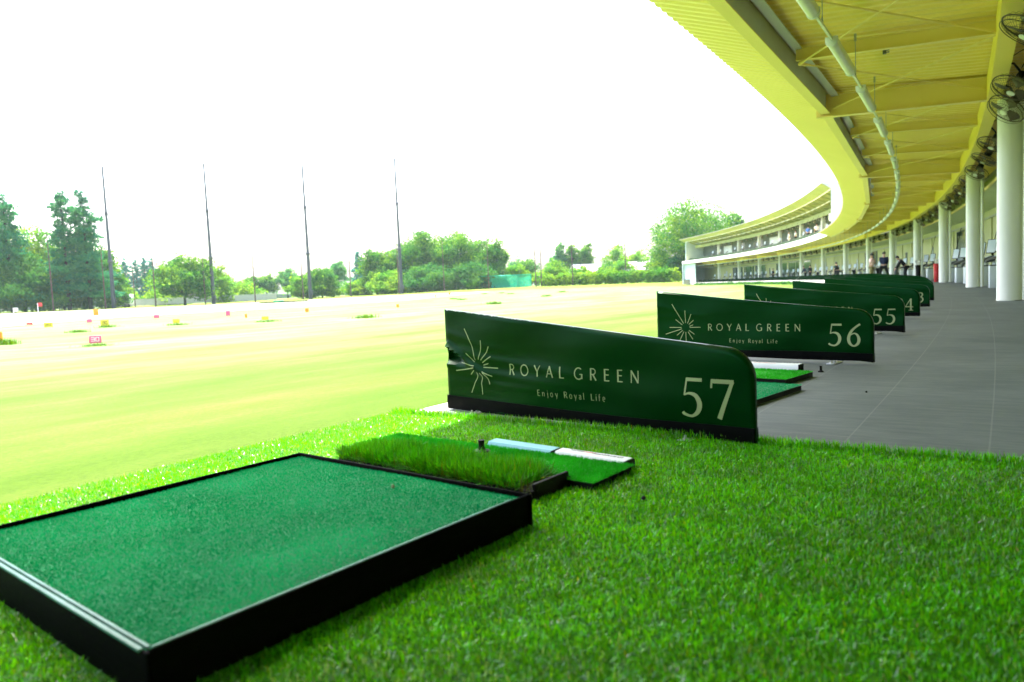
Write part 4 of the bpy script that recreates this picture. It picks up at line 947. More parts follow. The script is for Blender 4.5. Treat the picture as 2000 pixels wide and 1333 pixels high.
# ------------------------------------------------------------------ ball dispensers with screens
def make_dispenser():
    o_ = empty('ball_dispenser', (0, 0, 0))       # local +x faces the field, +y along the deck
    m_ = MB(); m_.box((0, 0, .32), (.30, .25, .64), bev=.012); m_.build('pedestal', M['dispenser'], o_, True)
    m_ = MB(); m_.box((0, 0, .66), (.30, .27, .035), bev=.008); m_.build('pedestal_lid', M['darkgrey'], o_, True)
    m_ = MB(); m_.lathe((0, 0, .675), [(.07, 0), (.065, .06), (.05, .13)], 16); m_.build('neck', M['dispenser'], o_, True)
    m_ = MB(); secs = []
    for i in range(9):
        f = i / 8; x = -.22 + .46 * f; w_ = .20 * math.sin(math.pi * (0.12 + .80 * f)) ** .5; h_ = .075 * math.sin(math.pi * (.1 + .8 * f)) ** .6; zc = .86 - .16 * (f - .5)
        secs.append([Vector((x, w_ * math.cos(a), zc + h_ * math.sin(a))) for a in [2 * math.pi * j / 14 for j in range(14)]])
    m_.loft(secs); hp = m_.build('ball_hopper', M['darkgrey'], o_, True)
    m_ = MB(); m_.box((-.04, 0, .945), (.20, .18, .012), X=(.94, 0, -.33), Z=(.33, 0, .94)); m_.build('touch_panel', M['screen'], hp)
    m_ = MB(); m_.tube([(-.16, .05, .82), (-.18, .05, 1.08)], .025, 8); m_.box((-.16, .05, 1.06), (.06, .10, .14), bev=.01); m_.build('screen_post', M['black'], o_, True)
    nn_ = Vector((.60, .74, .28)).normalized(); ax_ = Vector((0, 0, 1)).cross(nn_).normalized(); az_ = nn_.cross(ax_)
    m_ = MB(); m_.box((-.14, .05, 1.27), (.28, .03, .46), X=ax_, Y=nn_, Z=az_, bev=.006); sc_ = m_.build('monitor', M['black'], o_, True)
    m_ = MB(); m_.box(Vector((-.14, .05, 1.27)) + nn_ * .017, (.245, .006, .42), X=ax_, Y=nn_, Z=az_); m_.build('display', M['screen'], sc_)
    m_ = MB(); m_.tube([(-.05, -.19, 0), (-.03, -.19, .30), (-.02, -.18, .55)], .03, 8); m_.box((-.02, -.19, .52), (.10, .09, .16), bev=.01); m_.build('side_hose', M['darkgrey'], o_, True)
    return o_
dp_ = make_dispenser(); used = False; n_ = 0
for j in range(5, 54):
    o_ = copy_tree(dp_) if used else dp_; used = True; k = j + (.95 if j % 4 in (2, 0) else 1.05); 
    q = pol(k, .42, 0); rd = -rdir(k); o_.location = q; o_.rotation_euler = (0, 0, math.atan2(rd.y, rd.x) + random.uniform(-.2, .2))
    tag(o_, 'grey ball dispenser with a tall screen behind the lower columns, %s from the camera' % ordinal(n_), 'ball dispenser', 'ball dispensers behind the columns'); n_ += 1
for n_, k in enumerate(np.arange(27.5, 54.2, 1.5)):
    o_ = copy_tree(dp_); rd = -rdir(float(k)); o_.location = pol(float(k), -.9, 4.545); o_.rotation_euler = (0, 0, math.atan2(rd.y, rd.x) - .4)
    tag(o_, 'ball dispenser on the upper balcony, %s from the white end wall' % ordinal(n_), 'ball dispenser', 'ball dispensers on the upper floor')
# golf bags on stands along the lower deck
def make_bag(m1, m2, label, loc, rz, lean=.12):
    o_ = empty('golf_bag', loc, rz, label, 'golf bag'); m_ = MB()
    m_.loft([[Vector((lean * z + .14 * s * math.cos(a), .12 * s * math.sin(a), z)) for a in [2 * math.pi * i / 16 for i in range(16)]] for z, s in ((0, .85), (.04, 1), (.3, .96), (.6, 1.0), (.82, 1.08), (.88, 1.1))]); m_.build('body', M[m1], o_, True)
    m_ = MB(); m_.loft([[Vector((.13 + lean * z + .06 * s * math.cos(a), .10 * s * math.sin(a), z)) for a in [2 * math.pi * i / 12 for i in range(12)]] for z, s in ((.12, .6), (.18, 1), (.45, 1), (.5, .6))]); m_.build('pocket', M[m2], o_, True)
    m_ = MB()
    for i in range(7):
        a = 2 * math.pi * i / 7; p = Vector((lean * .85 + .07 * math.cos(a), .06 * math.sin(a), .84)); q_ = p + Vector((.05 * math.cos(a), .05 * math.sin(a), .18 + .05 * (i % 3)))
        m_.tube([p, q_], .008, 5); m_.box(q_, (.09, .03, .05), X=(math.cos(a + .5), math.sin(a + .5), 0), Y=(-math.sin(a + .5), math.cos(a + .5), 0))
    m_.build('clubs', M['metal'], o_); m_ = MB(); m_.tube([Vector((lean * z - .15 - .05 * math.sin(math.pi * (z - .25) / .5), 0, z)) for z in np.linspace(.25, .75, 8)], .014, 6); m_.build('strap', M['black'], o_, True)
    return o_
q = at(1829.5, 540, 40.5); make_bag('red', 'red', 'bright red golf bag standing against a cream column', (q.x, q.y, 0), -2.2)
for n_, (k, m1) in enumerate([(15.4, 'black'), (19.3, 'darkgrey'), (22.1, 'black'), (26.3, 'black'), (29.5, 'darkgrey'), (33.2, 'black'), (38.0, 'darkgrey'), (44.2, 'black')]):
    q = pol(k, -.35, 0); o_ = make_bag(m1, 'black', '%s golf bag standing on the lower deck, %s dark bag from the camera' % ('black' if m1 == 'black' else 'dark grey', ordinal(n_)), q, k * 1.3); o_['group'] = 'dark golf bags on the deck'
# navy banner on the back wall
m_ = MB(); k = 13.6; p = pol(k, 1.30, 1.95); m_.box(p, (.02, .62, 1.35), rdir(k), tdir(k)); m_.box(p + Vector((0, 0, .69)), (.03, .68, .03), rdir(k), tdir(k))
bn = empty('banner', pol(k, 1.30, 1.2), 0, 'navy blue cloth banner hanging on the cream back wall', 'banner'); m_.build('cloth', M['navyblue'], bn, False, bn.location)
m_ = MB(); 
for i in range(3): m_.box(p - rdir(k) * .012 + Vector((0, 0, -.25 - .09 * i)), (.004, .34 - .08 * i, .03), rdir(k), tdir(k))
m_.build('printed_lines', M['white'], bn, False, bn.location)
# ceiling speaker boxes under the service canopy
for n_, (k, r_) in enumerate(((16.0, 1.1), (19.0, 1.1))):
    sp = empty('ceiling_speaker', pol(k, r_, 2.5), math.atan2(tdir(k).y, tdir(k).x), ['dark speaker hung below the service canopy, nearer to the camera', 'dark speaker hung below the service canopy, farther from the camera'][n_], 'speaker', 'speakers under the service canopy')
    m_ = MB(); m_.box((0, 0, 0), (.34, .26, .22), bev=.03); m_.build('cabinet', M['darkgrey'], sp, True); m_ = MB(); m_.tube([(0, 0, .11), (0, 0, .52)], .018, 6); m_.build('bracket', M['black'], sp, True)
# drooping black cables on the back wall
for n_, k in enumerate((10.6, 13.0, 14.6, 16.3, 17.7, 19.6)):
    m_ = MB(); p = pol(k, 1.36, 2.66); q_ = pol(k + .35, 1.1, 1.15)
    m_.tube([p.lerp(q_, t) + Vector((0, 0, -.18 * math.sin(math.pi * t))) for t in np.linspace(0, 1, 12)], .016, 6)
    tag(m_.build('cable', M['black'], None, True, p), 'black cable drooping from the wall tray to a screen, %s from the camera' % ordinal(n_), 'cable', 'black cables on the back wall').location = p

# ------------------------------------------------------------------ people
def skinned(name, joints, edges, m, parent, sub=2, root=0):
    bm = bmesh.new(); lay = bm.verts.layers.skin.verify(); vs = []
    for (p, r) in joints: v = bm.verts.new(p); v[lay].radius = (r, r) if not isinstance(r, tuple) else r; vs.append(v)
    for a, b_ in edges: bm.edges.new((vs[a], vs[b_]))
    vs[root][lay].use_root = True
    me = bpy.data.meshes.new(name); bm.to_mesh(me); bm.free(); me.materials.append(m)
    o_ = bpy.data.objects.new(name, me); col.objects.link(o_); o_.parent = parent
    sk = o_.modifiers.new('Skin', 'SKIN'); sk.use_smooth_shade = True; ss = o_.modifiers.new('Sub', 'SUBSURF'); ss.levels = sub; ss.render_levels = sub
    return o_
def person(loc, rz, label, shirt, trousers, pose='stand', scale=1.0, group=None, hat=None):
    """+x is the facing direction, +y the left side"""
    o_ = empty('person', loc, rz, label, 'person', group); o_.scale = (scale,) * 3
    lean, bend, arms, spread = {'stand': (0, 0, 'hips', .10), 'address': (.30, .10, 'front', .20), 'idle': (0.02, 0, 'down', .11), 'finish': (.02, 0, 'up', .16), 'bent': (.75, .16, 'front', .16), 'sit': (.2, .9, 'front', .14)}[pose]
    hz = .90 - .10 * bend
    if pose == 'sit': hz = .50
    pel = Vector((0, 0, hz)); sp = Vector((math.sin(lean), 0, math.cos(lean)))
    w1 = pel + sp * .18; ch = pel + sp * .38; nk = pel + sp * .54; ns = pel + sp * .60; hd = pel + sp * .68 + Vector((.02, 0, 0)); ht = pel + sp * .80 + Vector((.01, 0, 0))
    J = [(pel, .125), (w1, .115), (ch, (.15, .12)), (nk, .07), (ns, .052), (hd, .082), (ht, .07)]; E = [(0, 1), (1, 2), (2, 3), (3, 4), (4, 5), (5, 6)]
    arms_j = {}
    for s in (1, -1):
        sh = ch + sp * .10 + Vector((0, s * .19, 0))
        if arms == 'hips': el = sh + Vector((-.05, s * .17, -.23)); wr = el + Vector((.10, -s * .16, -.14)); ha = wr + Vector((.04, -s * .05, -.03))
        elif arms == 'down': el = sh + Vector((-.02, s * .05, -.28)); wr = el + Vector((.08, 0, -.25)); ha = wr + Vector((.03, 0, -.09))
        elif arms == 'front': el = sh + Vector((.12, -s * .02, -.26)); wr = el + Vector((.14, -s * .11, -.20)); ha = wr + Vector((.05, -s * .03, -.07))
        else: el = sh + Vector((.14, -s * .02, .06)); wr = el + Vector((.02, .16, .20)); ha = wr + Vector((-.03, .05, .06))
        b0 = len(J); J += [(sh, .060), (el, .043), (wr, .030), (ha, .034)]; E += [(2, b0), (b0, b0 + 1), (b0 + 1, b0 + 2), (b0 + 2, b0 + 3)]; arms_j[s] = (b0, sh, el, wr, ha)
    legs = {}
    for s in (1, -1):
        hip = pel + Vector((0, s * .09, -.05))
        if pose == 'sit': kn = hip + Vector((.40, s * .05, 0)); an = kn + Vector((.05, 0, -.40))
        else: kn = Vector((.05 + .10 * bend, s * (.09 + spread * .5), .47)); an = Vector((-.02, s * (.09 + spread), .08))
        b0 = len(J); J += [(hip, .088), (kn, .058), (an, .040), (an + Vector((.15, s * .02, -.04)), .036)]; E += [(0, b0), (b0, b0 + 1), (b0 + 1, b0 + 2), (b0 + 2, b0 + 3)]; legs[s] = (hip, kn, an)
    # five fingers of unequal length and a thumb on each hand
    for s in (1, -1):
        b0, sh, el, wr, ha = arms_j[s]; d = (ha - wr).normalized(); side = d.cross(Vector((0, 0, 1))); side = side.normalized() if side.length > .1 else Vector((0, 1, 0)); pn = side.cross(d)
        for q_, (o_s, ln) in enumerate(((-.024, .060), (-.008, .070), (.008, .066), (.022, .052))):
            i0 = len(J); k1 = ha + d * (.03 + ln * .5) + side * o_s - pn * .006; J += [(k1, .0085), (k1 + d * ln * .45 - pn * .02, .007)]; E += [(b0 + 3, i0), (i0, i0 + 1)]
        i0 = len(J); k1 = ha + side * .035 + d * .02; J += [(k1, .010), (k1 + d * .035 + side * .008, .008)]; E += [(b0 + 3, i0), (i0, i0 + 1)]
    body = skinned('body', J, E, M['skin'], o_, 1)
    # nose and ears as part of the body's silhouette are too small here; hair and clothes follow
    m_ = MB(); hc = (hd + ht) / 2 + Vector((-.012, 0, .022)); secs = []
    for i in range(7):
        t = i / 6 * math.pi * .62; secs.append([hc + Vector((.112 * math.sin(t + .02) * math.cos(a) - .02 * (1 - math.cos(t)), .096 * math.sin(t + .02) * math.sin(a), .115 * math.cos(t))) for a in [2 * math.pi * j / 16 for j in range(16)]])
    m_.loft(secs); m_.build('cap' if hat else 'hair', M[hat] if hat else M['hair'], o_, True)
    JS = [(pel + sp * .02, (.155, .135)), (w1, (.148, .125)), (ch, (.180, .145)), (pel + sp * .48, (.16, .12)), (pel + sp * .54, (.085, .08))]; ES = [(0, 1), (1, 2), (2, 3), (3, 4)]
    for s in (1, -1):
        _, sh, el, wr, ha = arms_j[s]; b0 = len(JS); JS += [(sh, .078), (sh.lerp(el, .85), .066)]; ES += [(2, b0), (b0, b0 + 1)]
        if shirt in ('c_navy', 'c_black'): JS += [(wr, .046)]; ES += [(b0 + 1, b0 + 2)]
    skinned('shirt', JS, ES, M[shirt], o_, 1)
    JT = [(pel + sp * .03, (.142, .125))]; ET = []
    for s in (1, -1):
        hip, kn, an = legs[s]; b0 = len(JT); JT += [(hip, .100), (kn, .074), (an + Vector((0, 0, .0)), .062)]; ET += [(0, b0), (b0, b0 + 1), (b0 + 1, b0 + 2)]
    skinned('trousers', JT, ET, M[trousers], o_, 1)
    for s in (1, -1):
        an = legs[s][2]; m_ = MB(); m_.box(an + Vector((.055, s * .012, -.045)), (.27, .095, .075), bev=.03); m_.build('shoe', M['c_white'] if shirt != 'c_black' else M['black'], o_, True)
    if pose in ('address', 'finish'):
        _, sh, el, wr, ha = arms_j[1]; m_ = MB(); g = (arms_j[1][4] + arms_j[-1][4]) / 2
        e_ = Vector((g.x + .62, 0.05, .04)) if pose == 'address' else g + Vector((-.55, .35, -.35))
        m_.tube([g + (g - e_).normalized() * .12, e_], [.012, .006], 6); m_.box(e_, (.05, .10, .045), bev=.012); c_ = m_.build('golf_club', M['metal'], None, True)
        c_.matrix_world = Matrix.Translation(Vector(loc)) @ Matrix.Rotation(rz, 4, 'Z') @ Matrix.Scale(scale, 4)
        for v in c_.data.vertices: pass
        tag(c_, 'steel golf club held by the ' + ' '.join(label.split(',')[0].split()[:6]), 'golf club')
    return o_
q = at(1703, 531, 49); person((q.x, q.y, 0), 2.3, 'person in a pale pink shirt and khaki trousers, hand on hip, watching', 'c_pink', 'c_khaki', 'stand', .99)
q = at(1726, 531, 49); person((q.x, q.y, 0), 1.0, 'person in navy top and dark trousers standing with legs apart', 'c_navy', 'c_black', 'address', 1.05)
q = at(1770, 527, 50); person((q.x, q.y, 0), 2.8, 'person in black leaning forward beside a cream column', 'c_black', 'c_black', 'bent', .98)
for (px, hd_, D, sh_, tr_, ps, lb, rz) in [(1578, 447, 91.5, 'c_blue', 'c_black', 'idle', 'person in a blue shirt on the upper balcony, seen from behind', .6), (1595, 443, 88, 'c_white', 'c_black', 'idle', 'person in white shirt and dark trousers, rightmost on the upper balcony', 1.2),
                               (1541, 456, 101, 'c_white', 'c_white', 'idle', 'person dressed all in white on the upper balcony', 2.5), (1554, 456, 99, 'c_white', 'c_black', 'stand', 'person in white shirt beside the one all in white on the balcony', 2.6)]:
    q = at(px, hd_, D); person((q.x, q.y, 4.55), rz, lb, sh_, tr_, ps, .98, 'people on the upper balcony')
for (px, D, sh_, ps, lb, rz) in [(1582.5, 91, 'c_black', 'idle', 'person in black on the lower far deck, right of another dark figure', 2.0), (1573, 93, 'c_navy', 'address', 'person in navy bending over on the lower far deck, left of the one in black', 2.4), (1633, 79, 'c_dgreen', 'idle', 'person in dark green on the lower deck under the near end of the wing', 2.0), (1638, 77, 'c_black', 'address', 'person in black right of the one in dark green on the lower deck', 2.6), (1510, 113, 'c_black', 'idle', 'person in black on the lower far deck between the farther columns', 2.2)]:
    q = at(px, 530, D); person((q.x, q.y, 0), rz, lb, sh_, 'c_black', ps, .98, 'people on the lower far deck')
# ------------------------------------------------------------------ net poles
def pole(px, pyb, pyt, D, r0, label, group, m, joints=2, name='net_pole', pxt=None):
    b_ = at(px, pyb, D); zb = gz(b_.x, b_.y); 
    t_ = at(pxt if pxt else px, pyt, D); h = t_.z - zb
    o_ = empty(name, (b_.x, b_.y, zb), 0, label, 'pole', group)
    zz = [0] + [h * (i + 1) / (joints + 1) for i in range(joints)] + [h]
    for i in range(joints + 1):
        m_ = MB(); f0, f1 = 1 - .6 * i / (joints + 1), 1 - .6 * (i + .7) / (joints + 1); m_.tube([(0, 0, zz[i] + (-.4 if i == 0 else .0)), (0, 0, zz[i + 1])], [r0 * f0, r0 * f1], 10); m_.build('shaft', M[m], o_, True)
        if i > 0:
            m_ = MB(); m_.lathe((0, 0, zz[i] - .35), [(r0 * f0 * 1.25, 0), (r0 * f0 * 1.55, .12), (r0 * f0 * 1.55, .55), (r0 * f0 * 1.2, .7)], 10); m_.build('collar', M[m], o_, True)
    return o_
for i, (px, pyb, pyt, pxt, lb) in enumerate([(223, 603, 325, 203, 'tall dark steel net pole beside the left trees, leftmost of four'), (418, 595, 320, 396.5, 'tall dark steel net pole left of the middle, second of four from the left'), (607, 585, 314, 588, 'tall dark steel net pole behind the small round bush, third of four'), (785, 575, 309, 769, 'tall dark steel net pole by the leafy grove, rightmost of four')]):
    o_ = pole(px, pyb, pyt, 180, .43, lb, 'tall dark net poles', 'pole', 2, pxt=px - .0446 * (pyb - pyt) - .0 )
    b_ = at(px, pyb, 180); m_ = MB(); m_.box((.35, -.4, 1.6), (.7, .5, 1.3), bev=.04); m_.build('winch_box', M['pole'], o_, True)
thin = [(105, 610, 457), (207, 606, 480), (264, 592, 520), (305, 602, 470), (402, 597, 500), (499, 591, 455), (593, 588, 490), (686, 581, 445), (780, 577, 465), (868, 567, 465), (955, 564, 468), (1047, 560, 430), (1058, 557, 432), (1119, 557, 446), (1223, 552.5, 440)]
for i, (px, pyb, pyt) in enumerate(thin):
    pole(px, pyb, pyt, 176 + (i * 7 % 5), (.15 if px != 264 else .11), 'thin rusty net post along the tree line, %s from the left' % (['first'] + ORD[1:])[i], 'rusty net posts', 'rustpole', 1, 'net_post', None)

# ------------------------------------------------------------------ trees
def leafcloud(blobs, n, size, seed, squash=1.0, clump=1.0, inner=.25, tops=(1.25, 1.15, .9), cols=((.65, .8, .8), (1.25, 1.15, .75)), per=14):
    """many small leaf quads in clumps spread through blob volumes"""
    rs = np.random.default_rng(seed); vol = np.array([b[3] * b[4] * b[5] for b in blobs]) ** (2 / 3.); n = int(n * 2.0); size = size * 1.15; cnt = np.maximum(2, (n / per * vol / vol.sum()).astype(int)); P = []; C = []
    for b_, c_ in zip(blobs, cnt):
        d = rs.normal(size=(c_, 3)); d /= np.linalg.norm(d, axis=1)[:, None]; rad = (inner + (1 - inner) * rs.random(c_) ** .45) * rs.uniform(.72, 1.22, c_)
        ctr = np.array(b_[:3]) + d * rad[:, None] * np.array(b_[3:6]); tint = rs.uniform(0, 1, c_)
        cs = clump * rs.uniform(.6, 1.3, c_)
        for q in range(per):
            o_ = rs.normal(size=(c_, 3)) * cs[:, None] * np.array([.55, .55, .34 * squash]); P.append(ctr + o_); C.append(np.clip(tint + rs.normal(0, .16, c_), 0, 1))
    P = np.concatenate(P); C = np.concatenate(C); m_ = len(P)
    nrm = rs.normal(size=(m_, 3)); nrm[:, 2] += .5; nrm /= np.linalg.norm(nrm, axis=1)[:, None]; ref = rs.normal(size=(m_, 3)); u = np.cross(nrm, ref); u /= np.linalg.norm(u, axis=1)[:, None]; w = np.cross(nrm, u)
    s = size * rs.uniform(.55, 1.25, m_)[:, None]; V = np.stack([P - u * s * .5, P + w * s * .32, P + u * s * .5, P - w * s * .32], 1).reshape(-1, 3)
    c0, c1 = np.array(cols[0]), np.array(cols[1]); col_ = c0 + (c1 - c0) * C[:, None]; col_ = np.concatenate([col_, np.ones((m_, 1))], 1); return V, np.repeat(col_, 4, 0)
def tree(name, x, y, z, blobs, trunk, limbs, label, group, m, n, size, seed, cols, clump=1.0, inner=.25, squash=1.0, cat='tree'):
    o_ = empty(name, (x, y, z), 0, label, cat, group)
    if trunk:
        m_ = MB()
        for (pts, rr) in [trunk] + limbs: m_.tube([Vector(p) for p in pts], rr, 8)
        m_.build('trunk', M['bark'], o_, True)
    V, C4 = leafcloud(blobs, n, size, seed, squash, clump, inner, cols=cols); f = np.arange(len(V)); npmesh('crown', V, f, 4, m, o_, C4); return o_
def px_m(D): return D / F_PX       # metres per photo pixel at range D
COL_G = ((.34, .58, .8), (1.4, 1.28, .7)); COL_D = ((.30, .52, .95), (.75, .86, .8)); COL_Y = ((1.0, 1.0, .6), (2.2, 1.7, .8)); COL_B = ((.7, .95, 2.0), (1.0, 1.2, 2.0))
TS = [0]
def broadleaf(px, pyb, pyt, wpx, D, label, group, n=5000, cols=COL_G, open_=.25, leaf=.55, seed=None, trunk_h=.25, nb=9, m='leaf', flat=1.0, name='broadleaf_tree', clump=1.0):
    TS[0] += 1; sd = seed or TS[0] * 13; rs = np.random.default_rng(sd); b_ = at(px, pyb, D); z = gz(b_.x, b_.y); s = px_m(D); H_ = (pyb - pyt) * s; W_ = wpx * s
    H_ = at(px, pyt, D).z - z
    blobs = []; c0 = H_ * trunk_h; ch = H_ - c0
    for i in range(nb):
        a = 2.4 * i + rs.uniform(-.3, .3); f = (i + .5) / nb; rr = W_ * .32 * math.sqrt(max(0, 1 - (2 * f - .85) ** 2 * .75)) * rs.uniform(.6, 1.1)
        q_ = (1.22 - .62 * f) * W_; blobs.append((rr * math.cos(a), rr * math.sin(a), c0 + ch * (.10 + .76 * f + rs.uniform(-.07, .05)), q_ * rs.uniform(.17, .27), q_ * rs.uniform(.17, .27), ch * rs.uniform(.12, .21) * flat))
    blobs.append((0, 0, c0 + ch * .5, W_ * .30, W_ * .30, ch * .40)); 
    tr = ([(0, 0, -.3), (.1 * rs.normal(), .1, H_ * .3), (.2 * rs.normal(), .2, H_ * .62)], [H_ * .03, H_ * .022, H_ * .008])
    lm = []
    for bl in blobs[:-1:2]: lm.append(([(0, 0, H_ * .22), (bl[0] * .5, bl[1] * .5, (bl[2] + H_ * .2) * .5 + .4), (bl[0], bl[1], bl[2])], [H_ * .014, H_ * .009, H_ * .003]))
    return tree(name, b_.x, b_.y, z, blobs, tr, lm, label, group, M[m], n, leaf, sd, cols, W_ * .085 * clump, open_)
def conifer(px, pyb, pyt, wpx, D, label, group, n=6000, cols=((.48, .75, .95), (1.25, 1.2, .85)), leaf=.5, bare=.12, m='conifer', name='conifer_tree', gap=.5):
    TS[0] += 1; sd = TS[0] * 17; rs = np.random.default_rng(sd); b_ = at(px, pyb, D); z = gz(b_.x, b_.y); s = px_m(D); H_ = at(px, pyt, D).z - z; W_ = wpx * s; blobs = []; lm = []
    nl = 30
    for i in range(nl):
        f = bare + (1 - bare) * (i / (nl - 1)); R = W_ * .5 * (1 - f) ** .55 * rs.uniform(.35, 1.2) + .25; a = 2.4 * i + rs.uniform(-.5, .5); hz_ = f * H_ * .985
        cx_, cy_ = R * .62 * math.cos(a), R * .62 * math.sin(a); blobs.append((cx_, cy_, hz_ + .25, R * .58 + .3, R * .58 + .3, H_ * .030 + .25))
        lm.append(([(0, 0, hz_ - R * .15), (cx_ * .6, cy_ * .6, hz_), (cx_ * 1.3, cy_ * 1.3, hz_ + R * .18)], [.09 * (1.1 - f), .05 * (1.1 - f), .015]))
        if i % 2 == 0 and f < .93: blobs.append((-cx_ * .7, -cy_ * .7, hz_ + .6, R * .38, R * .38, H_ * .016 + .2))
    tr = ([(0, 0, -.3), (0, 0, H_ * .5), (0, 0, H_ * .98)], [H_ * .018, H_ * .011, H_ * .002])
    return tree(name, b_.x, b_.y, z, blobs, tr, lm, label, group, M[m], n, leaf, sd, cols, W_ * .055, .1, .9)
GLT = 'trees behind the left end of the field'
conifer(26, 613, 386, 105, 188, 'tall dark conifer at the far left edge of the field', GLT, 7500)
conifer(137, 608, 374, 82, 186, 'tall airy conifer with bare trunk, left of the twin beside the tall pole', GLT, 6500)
conifer(178, 606, 372, 88, 186, 'tall airy conifer with bare trunk right beside the leftmost tall pole', GLT, 6800)
broadleaf(75, 612, 432, 95, 196, 'lighter leafy tree between the dark conifer and the airy pair', GLT, 4500, COL_Y, trunk_h=.1)
broadleaf(-20, 614, 450, 110, 192, 'dark broad tree cut by the left edge of the picture', GLT, 4500, COL_D, trunk_h=.05)
broadleaf(50, 613, 500, 130, 186, 'dark green bush mass at the foot of the left conifer', GLT, 5200, COL_D, trunk_h=.02, name='tall_shrub')
broadleaf(128, 610, 520, 120, 193, 'dense dark shrub behind the airy conifers', GLT, 4500, COL_D, trunk_h=.02, name='tall_shrub')
broadleaf(168, 607, 455, 120, 197, 'blue-green tree filling in behind the airy conifers', GLT, 5500, COL_D, trunk_h=.03)
broadleaf(98, 611, 468, 105, 199, 'mid green tree left of the airy conifers', GLT, 4500, COL_G, trunk_h=.03)
broadleaf(-5, 613, 418, 120, 200, 'tall dark tree behind the far left conifer', GLT, 5000, COL_D, trunk_h=.03)
broadleaf(214, 606, 478, 66, 198, 'yellow-green leafy tree behind the leftmost tall pole', GLT, 4200, COL_G, trunk_h=.06)
broadleaf(243, 596, 545, 50, 215, 'pale green bush right of the leftmost tall pole', GLT, 1800, COL_Y, trunk_h=.02, name='shrub')
GFT = 'far dark conifers'
for i, (px, pt, w) in enumerate([(249, 508, 20), (270, 512, 22), (287, 507, 20), (300, 508, 18)]):
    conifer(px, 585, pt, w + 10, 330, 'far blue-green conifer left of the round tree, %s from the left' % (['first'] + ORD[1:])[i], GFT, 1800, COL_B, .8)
broadleaf(362, 596, 500, 128, 182, 'round spreading tree with a short trunk on the grass', None, 6500, COL_G, trunk_h=.20, nb=11, seed=77)
broadleaf(425, 590, 512, 62, 205, 'leafy slope tree behind the second tall pole', None, 3000, COL_Y, trunk_h=.02)
broadleaf(460, 588, 548, 100, 220, 'low yellow-green bank of bushes left of the middle', None, 3200, COL_Y, trunk_h=.0, name='shrub')
broadleaf(330, 592, 566, 90, 210, 'low pale bushes behind the round tree', None, 2400, COL_Y, trunk_h=.0, name='shrub')
for i, (px, pt, w, lb) in enumerate([(492, 541, 38, 'flat-topped far tree left of the middle, nearer the second tall pole'), (522, 537, 46, 'flat-topped far tree left of the middle, right one of a pair'), (563, 524, 52, 'airy far tree left of the third tall pole')]):
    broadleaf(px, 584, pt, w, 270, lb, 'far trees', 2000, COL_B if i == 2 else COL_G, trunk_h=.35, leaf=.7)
broadleaf(592, 585, 536, 70, 200, 'rounded shrub left of the third tall pole', None, 3000, COL_Y, trunk_h=.0, name='shrub')
broadleaf(630, 583, 519, 84, 196, 'rounded green bush tree around the third tall pole', None, 4500, COL_G, trunk_h=.04)
broadleaf(663, 580, 509, 44, 265, 'thin airy far tree right of the third tall pole', 'far trees', 1600, COL_B, trunk_h=.4, leaf=.7)
conifer(703, 575, 494, 34, 300, 'far dark conifer left of the leafy grove', GFT, 2200, COL_B, .8)
broadleaf(698, 578, 548, 70, 205, 'low yellow-green shrub left of the leafy grove', None, 2400, COL_Y, trunk_h=.0, name='shrub')
GG = 'trees of the leafy grove in the middle'
broadleaf(738, 577, 484, 88, 200, 'left tree of the leafy grove with bright lower leaves', GG, 5200, COL_G, trunk_h=.03)
broadleaf(760, 577, 530, 90, 192, 'rounded shrub at the foot of the rightmost tall pole', GG, 4000, COL_Y, trunk_h=.0, name='shrub')
broadleaf(822, 573, 447, 118, 204, 'tallest broad tree of the leafy grove behind the rightmost tall pole', GG, 8000, COL_G, trunk_h=.1, nb=12)
broadleaf(895, 570, 449, 132, 202, 'broad spreading tree in the centre of the leafy grove', GG, 8500, COL_G, trunk_h=.08, nb=12)
broadleaf(860, 572, 456, 120, 207, 'tree filling the middle of the leafy grove between its two tallest crowns', GG, 6000, COL_G, trunk_h=.03)
broadleaf(790, 575, 474, 100, 205, 'round crown left of the tallest tree of the grove', GG, 5000, COL_G, trunk_h=.03)
broadleaf(938, 569, 466, 100, 205, 'round crown at the right of the grove behind a net post', GG, 5000, COL_G, trunk_h=.03)
broadleaf(835, 573, 516, 130, 190, 'dark lower tree at the front of the leafy grove', GG, 6000, COL_D, trunk_h=.0)
broadleaf(920, 568, 510, 110, 190, 'dark shrub in front of the grove left of the green net cage', GG, 5200, COL_D, trunk_h=.0, name='tall_shrub')
broadleaf(968, 566, 464, 62, 198, 'right end tree of the leafy grove above the green net cage', GG, 4600, COL_G, trunk_h=.05)
broadleaf(955, 566, 520, 80, 196, 'shrub behind the left half of the green net cage', GG, 3000, COL_D, trunk_h=.0, name='shrub')
GR = 'shrubs in front of the far houses'
for i, (px, pb, pt, w, D, c_, lb) in enumerate([(1005, 562, 514, 60, 205, COL_Y, 'yellow-green shrub behind the right half of the green net cage'), (1030, 561, 500, 70, 230, COL_G, 'green shrub behind the pair of close net posts'), (1080, 560, 510, 80, 215, COL_Y, 'bright yellow-green shrub right of the pair of close net posts'), (1130, 558, 522, 70, 205, COL_Y, 'yellow-green shrub just left of the small pale-roofed house'), (1185, 557, 512, 60, 225, COL_G, 'rounded green shrub right of the small pale-roofed house'), (1215, 556, 503, 64, 215, COL_Y, 'yellow-green shrub left of the long low house'), (1290, 553, 545, 60, 178, COL_Y, 'small bright shrub near the end of the range building')]):
    broadleaf(px, pb, pt, w, D, lb, GR, 2600, c_, trunk_h=.0, name='shrub')
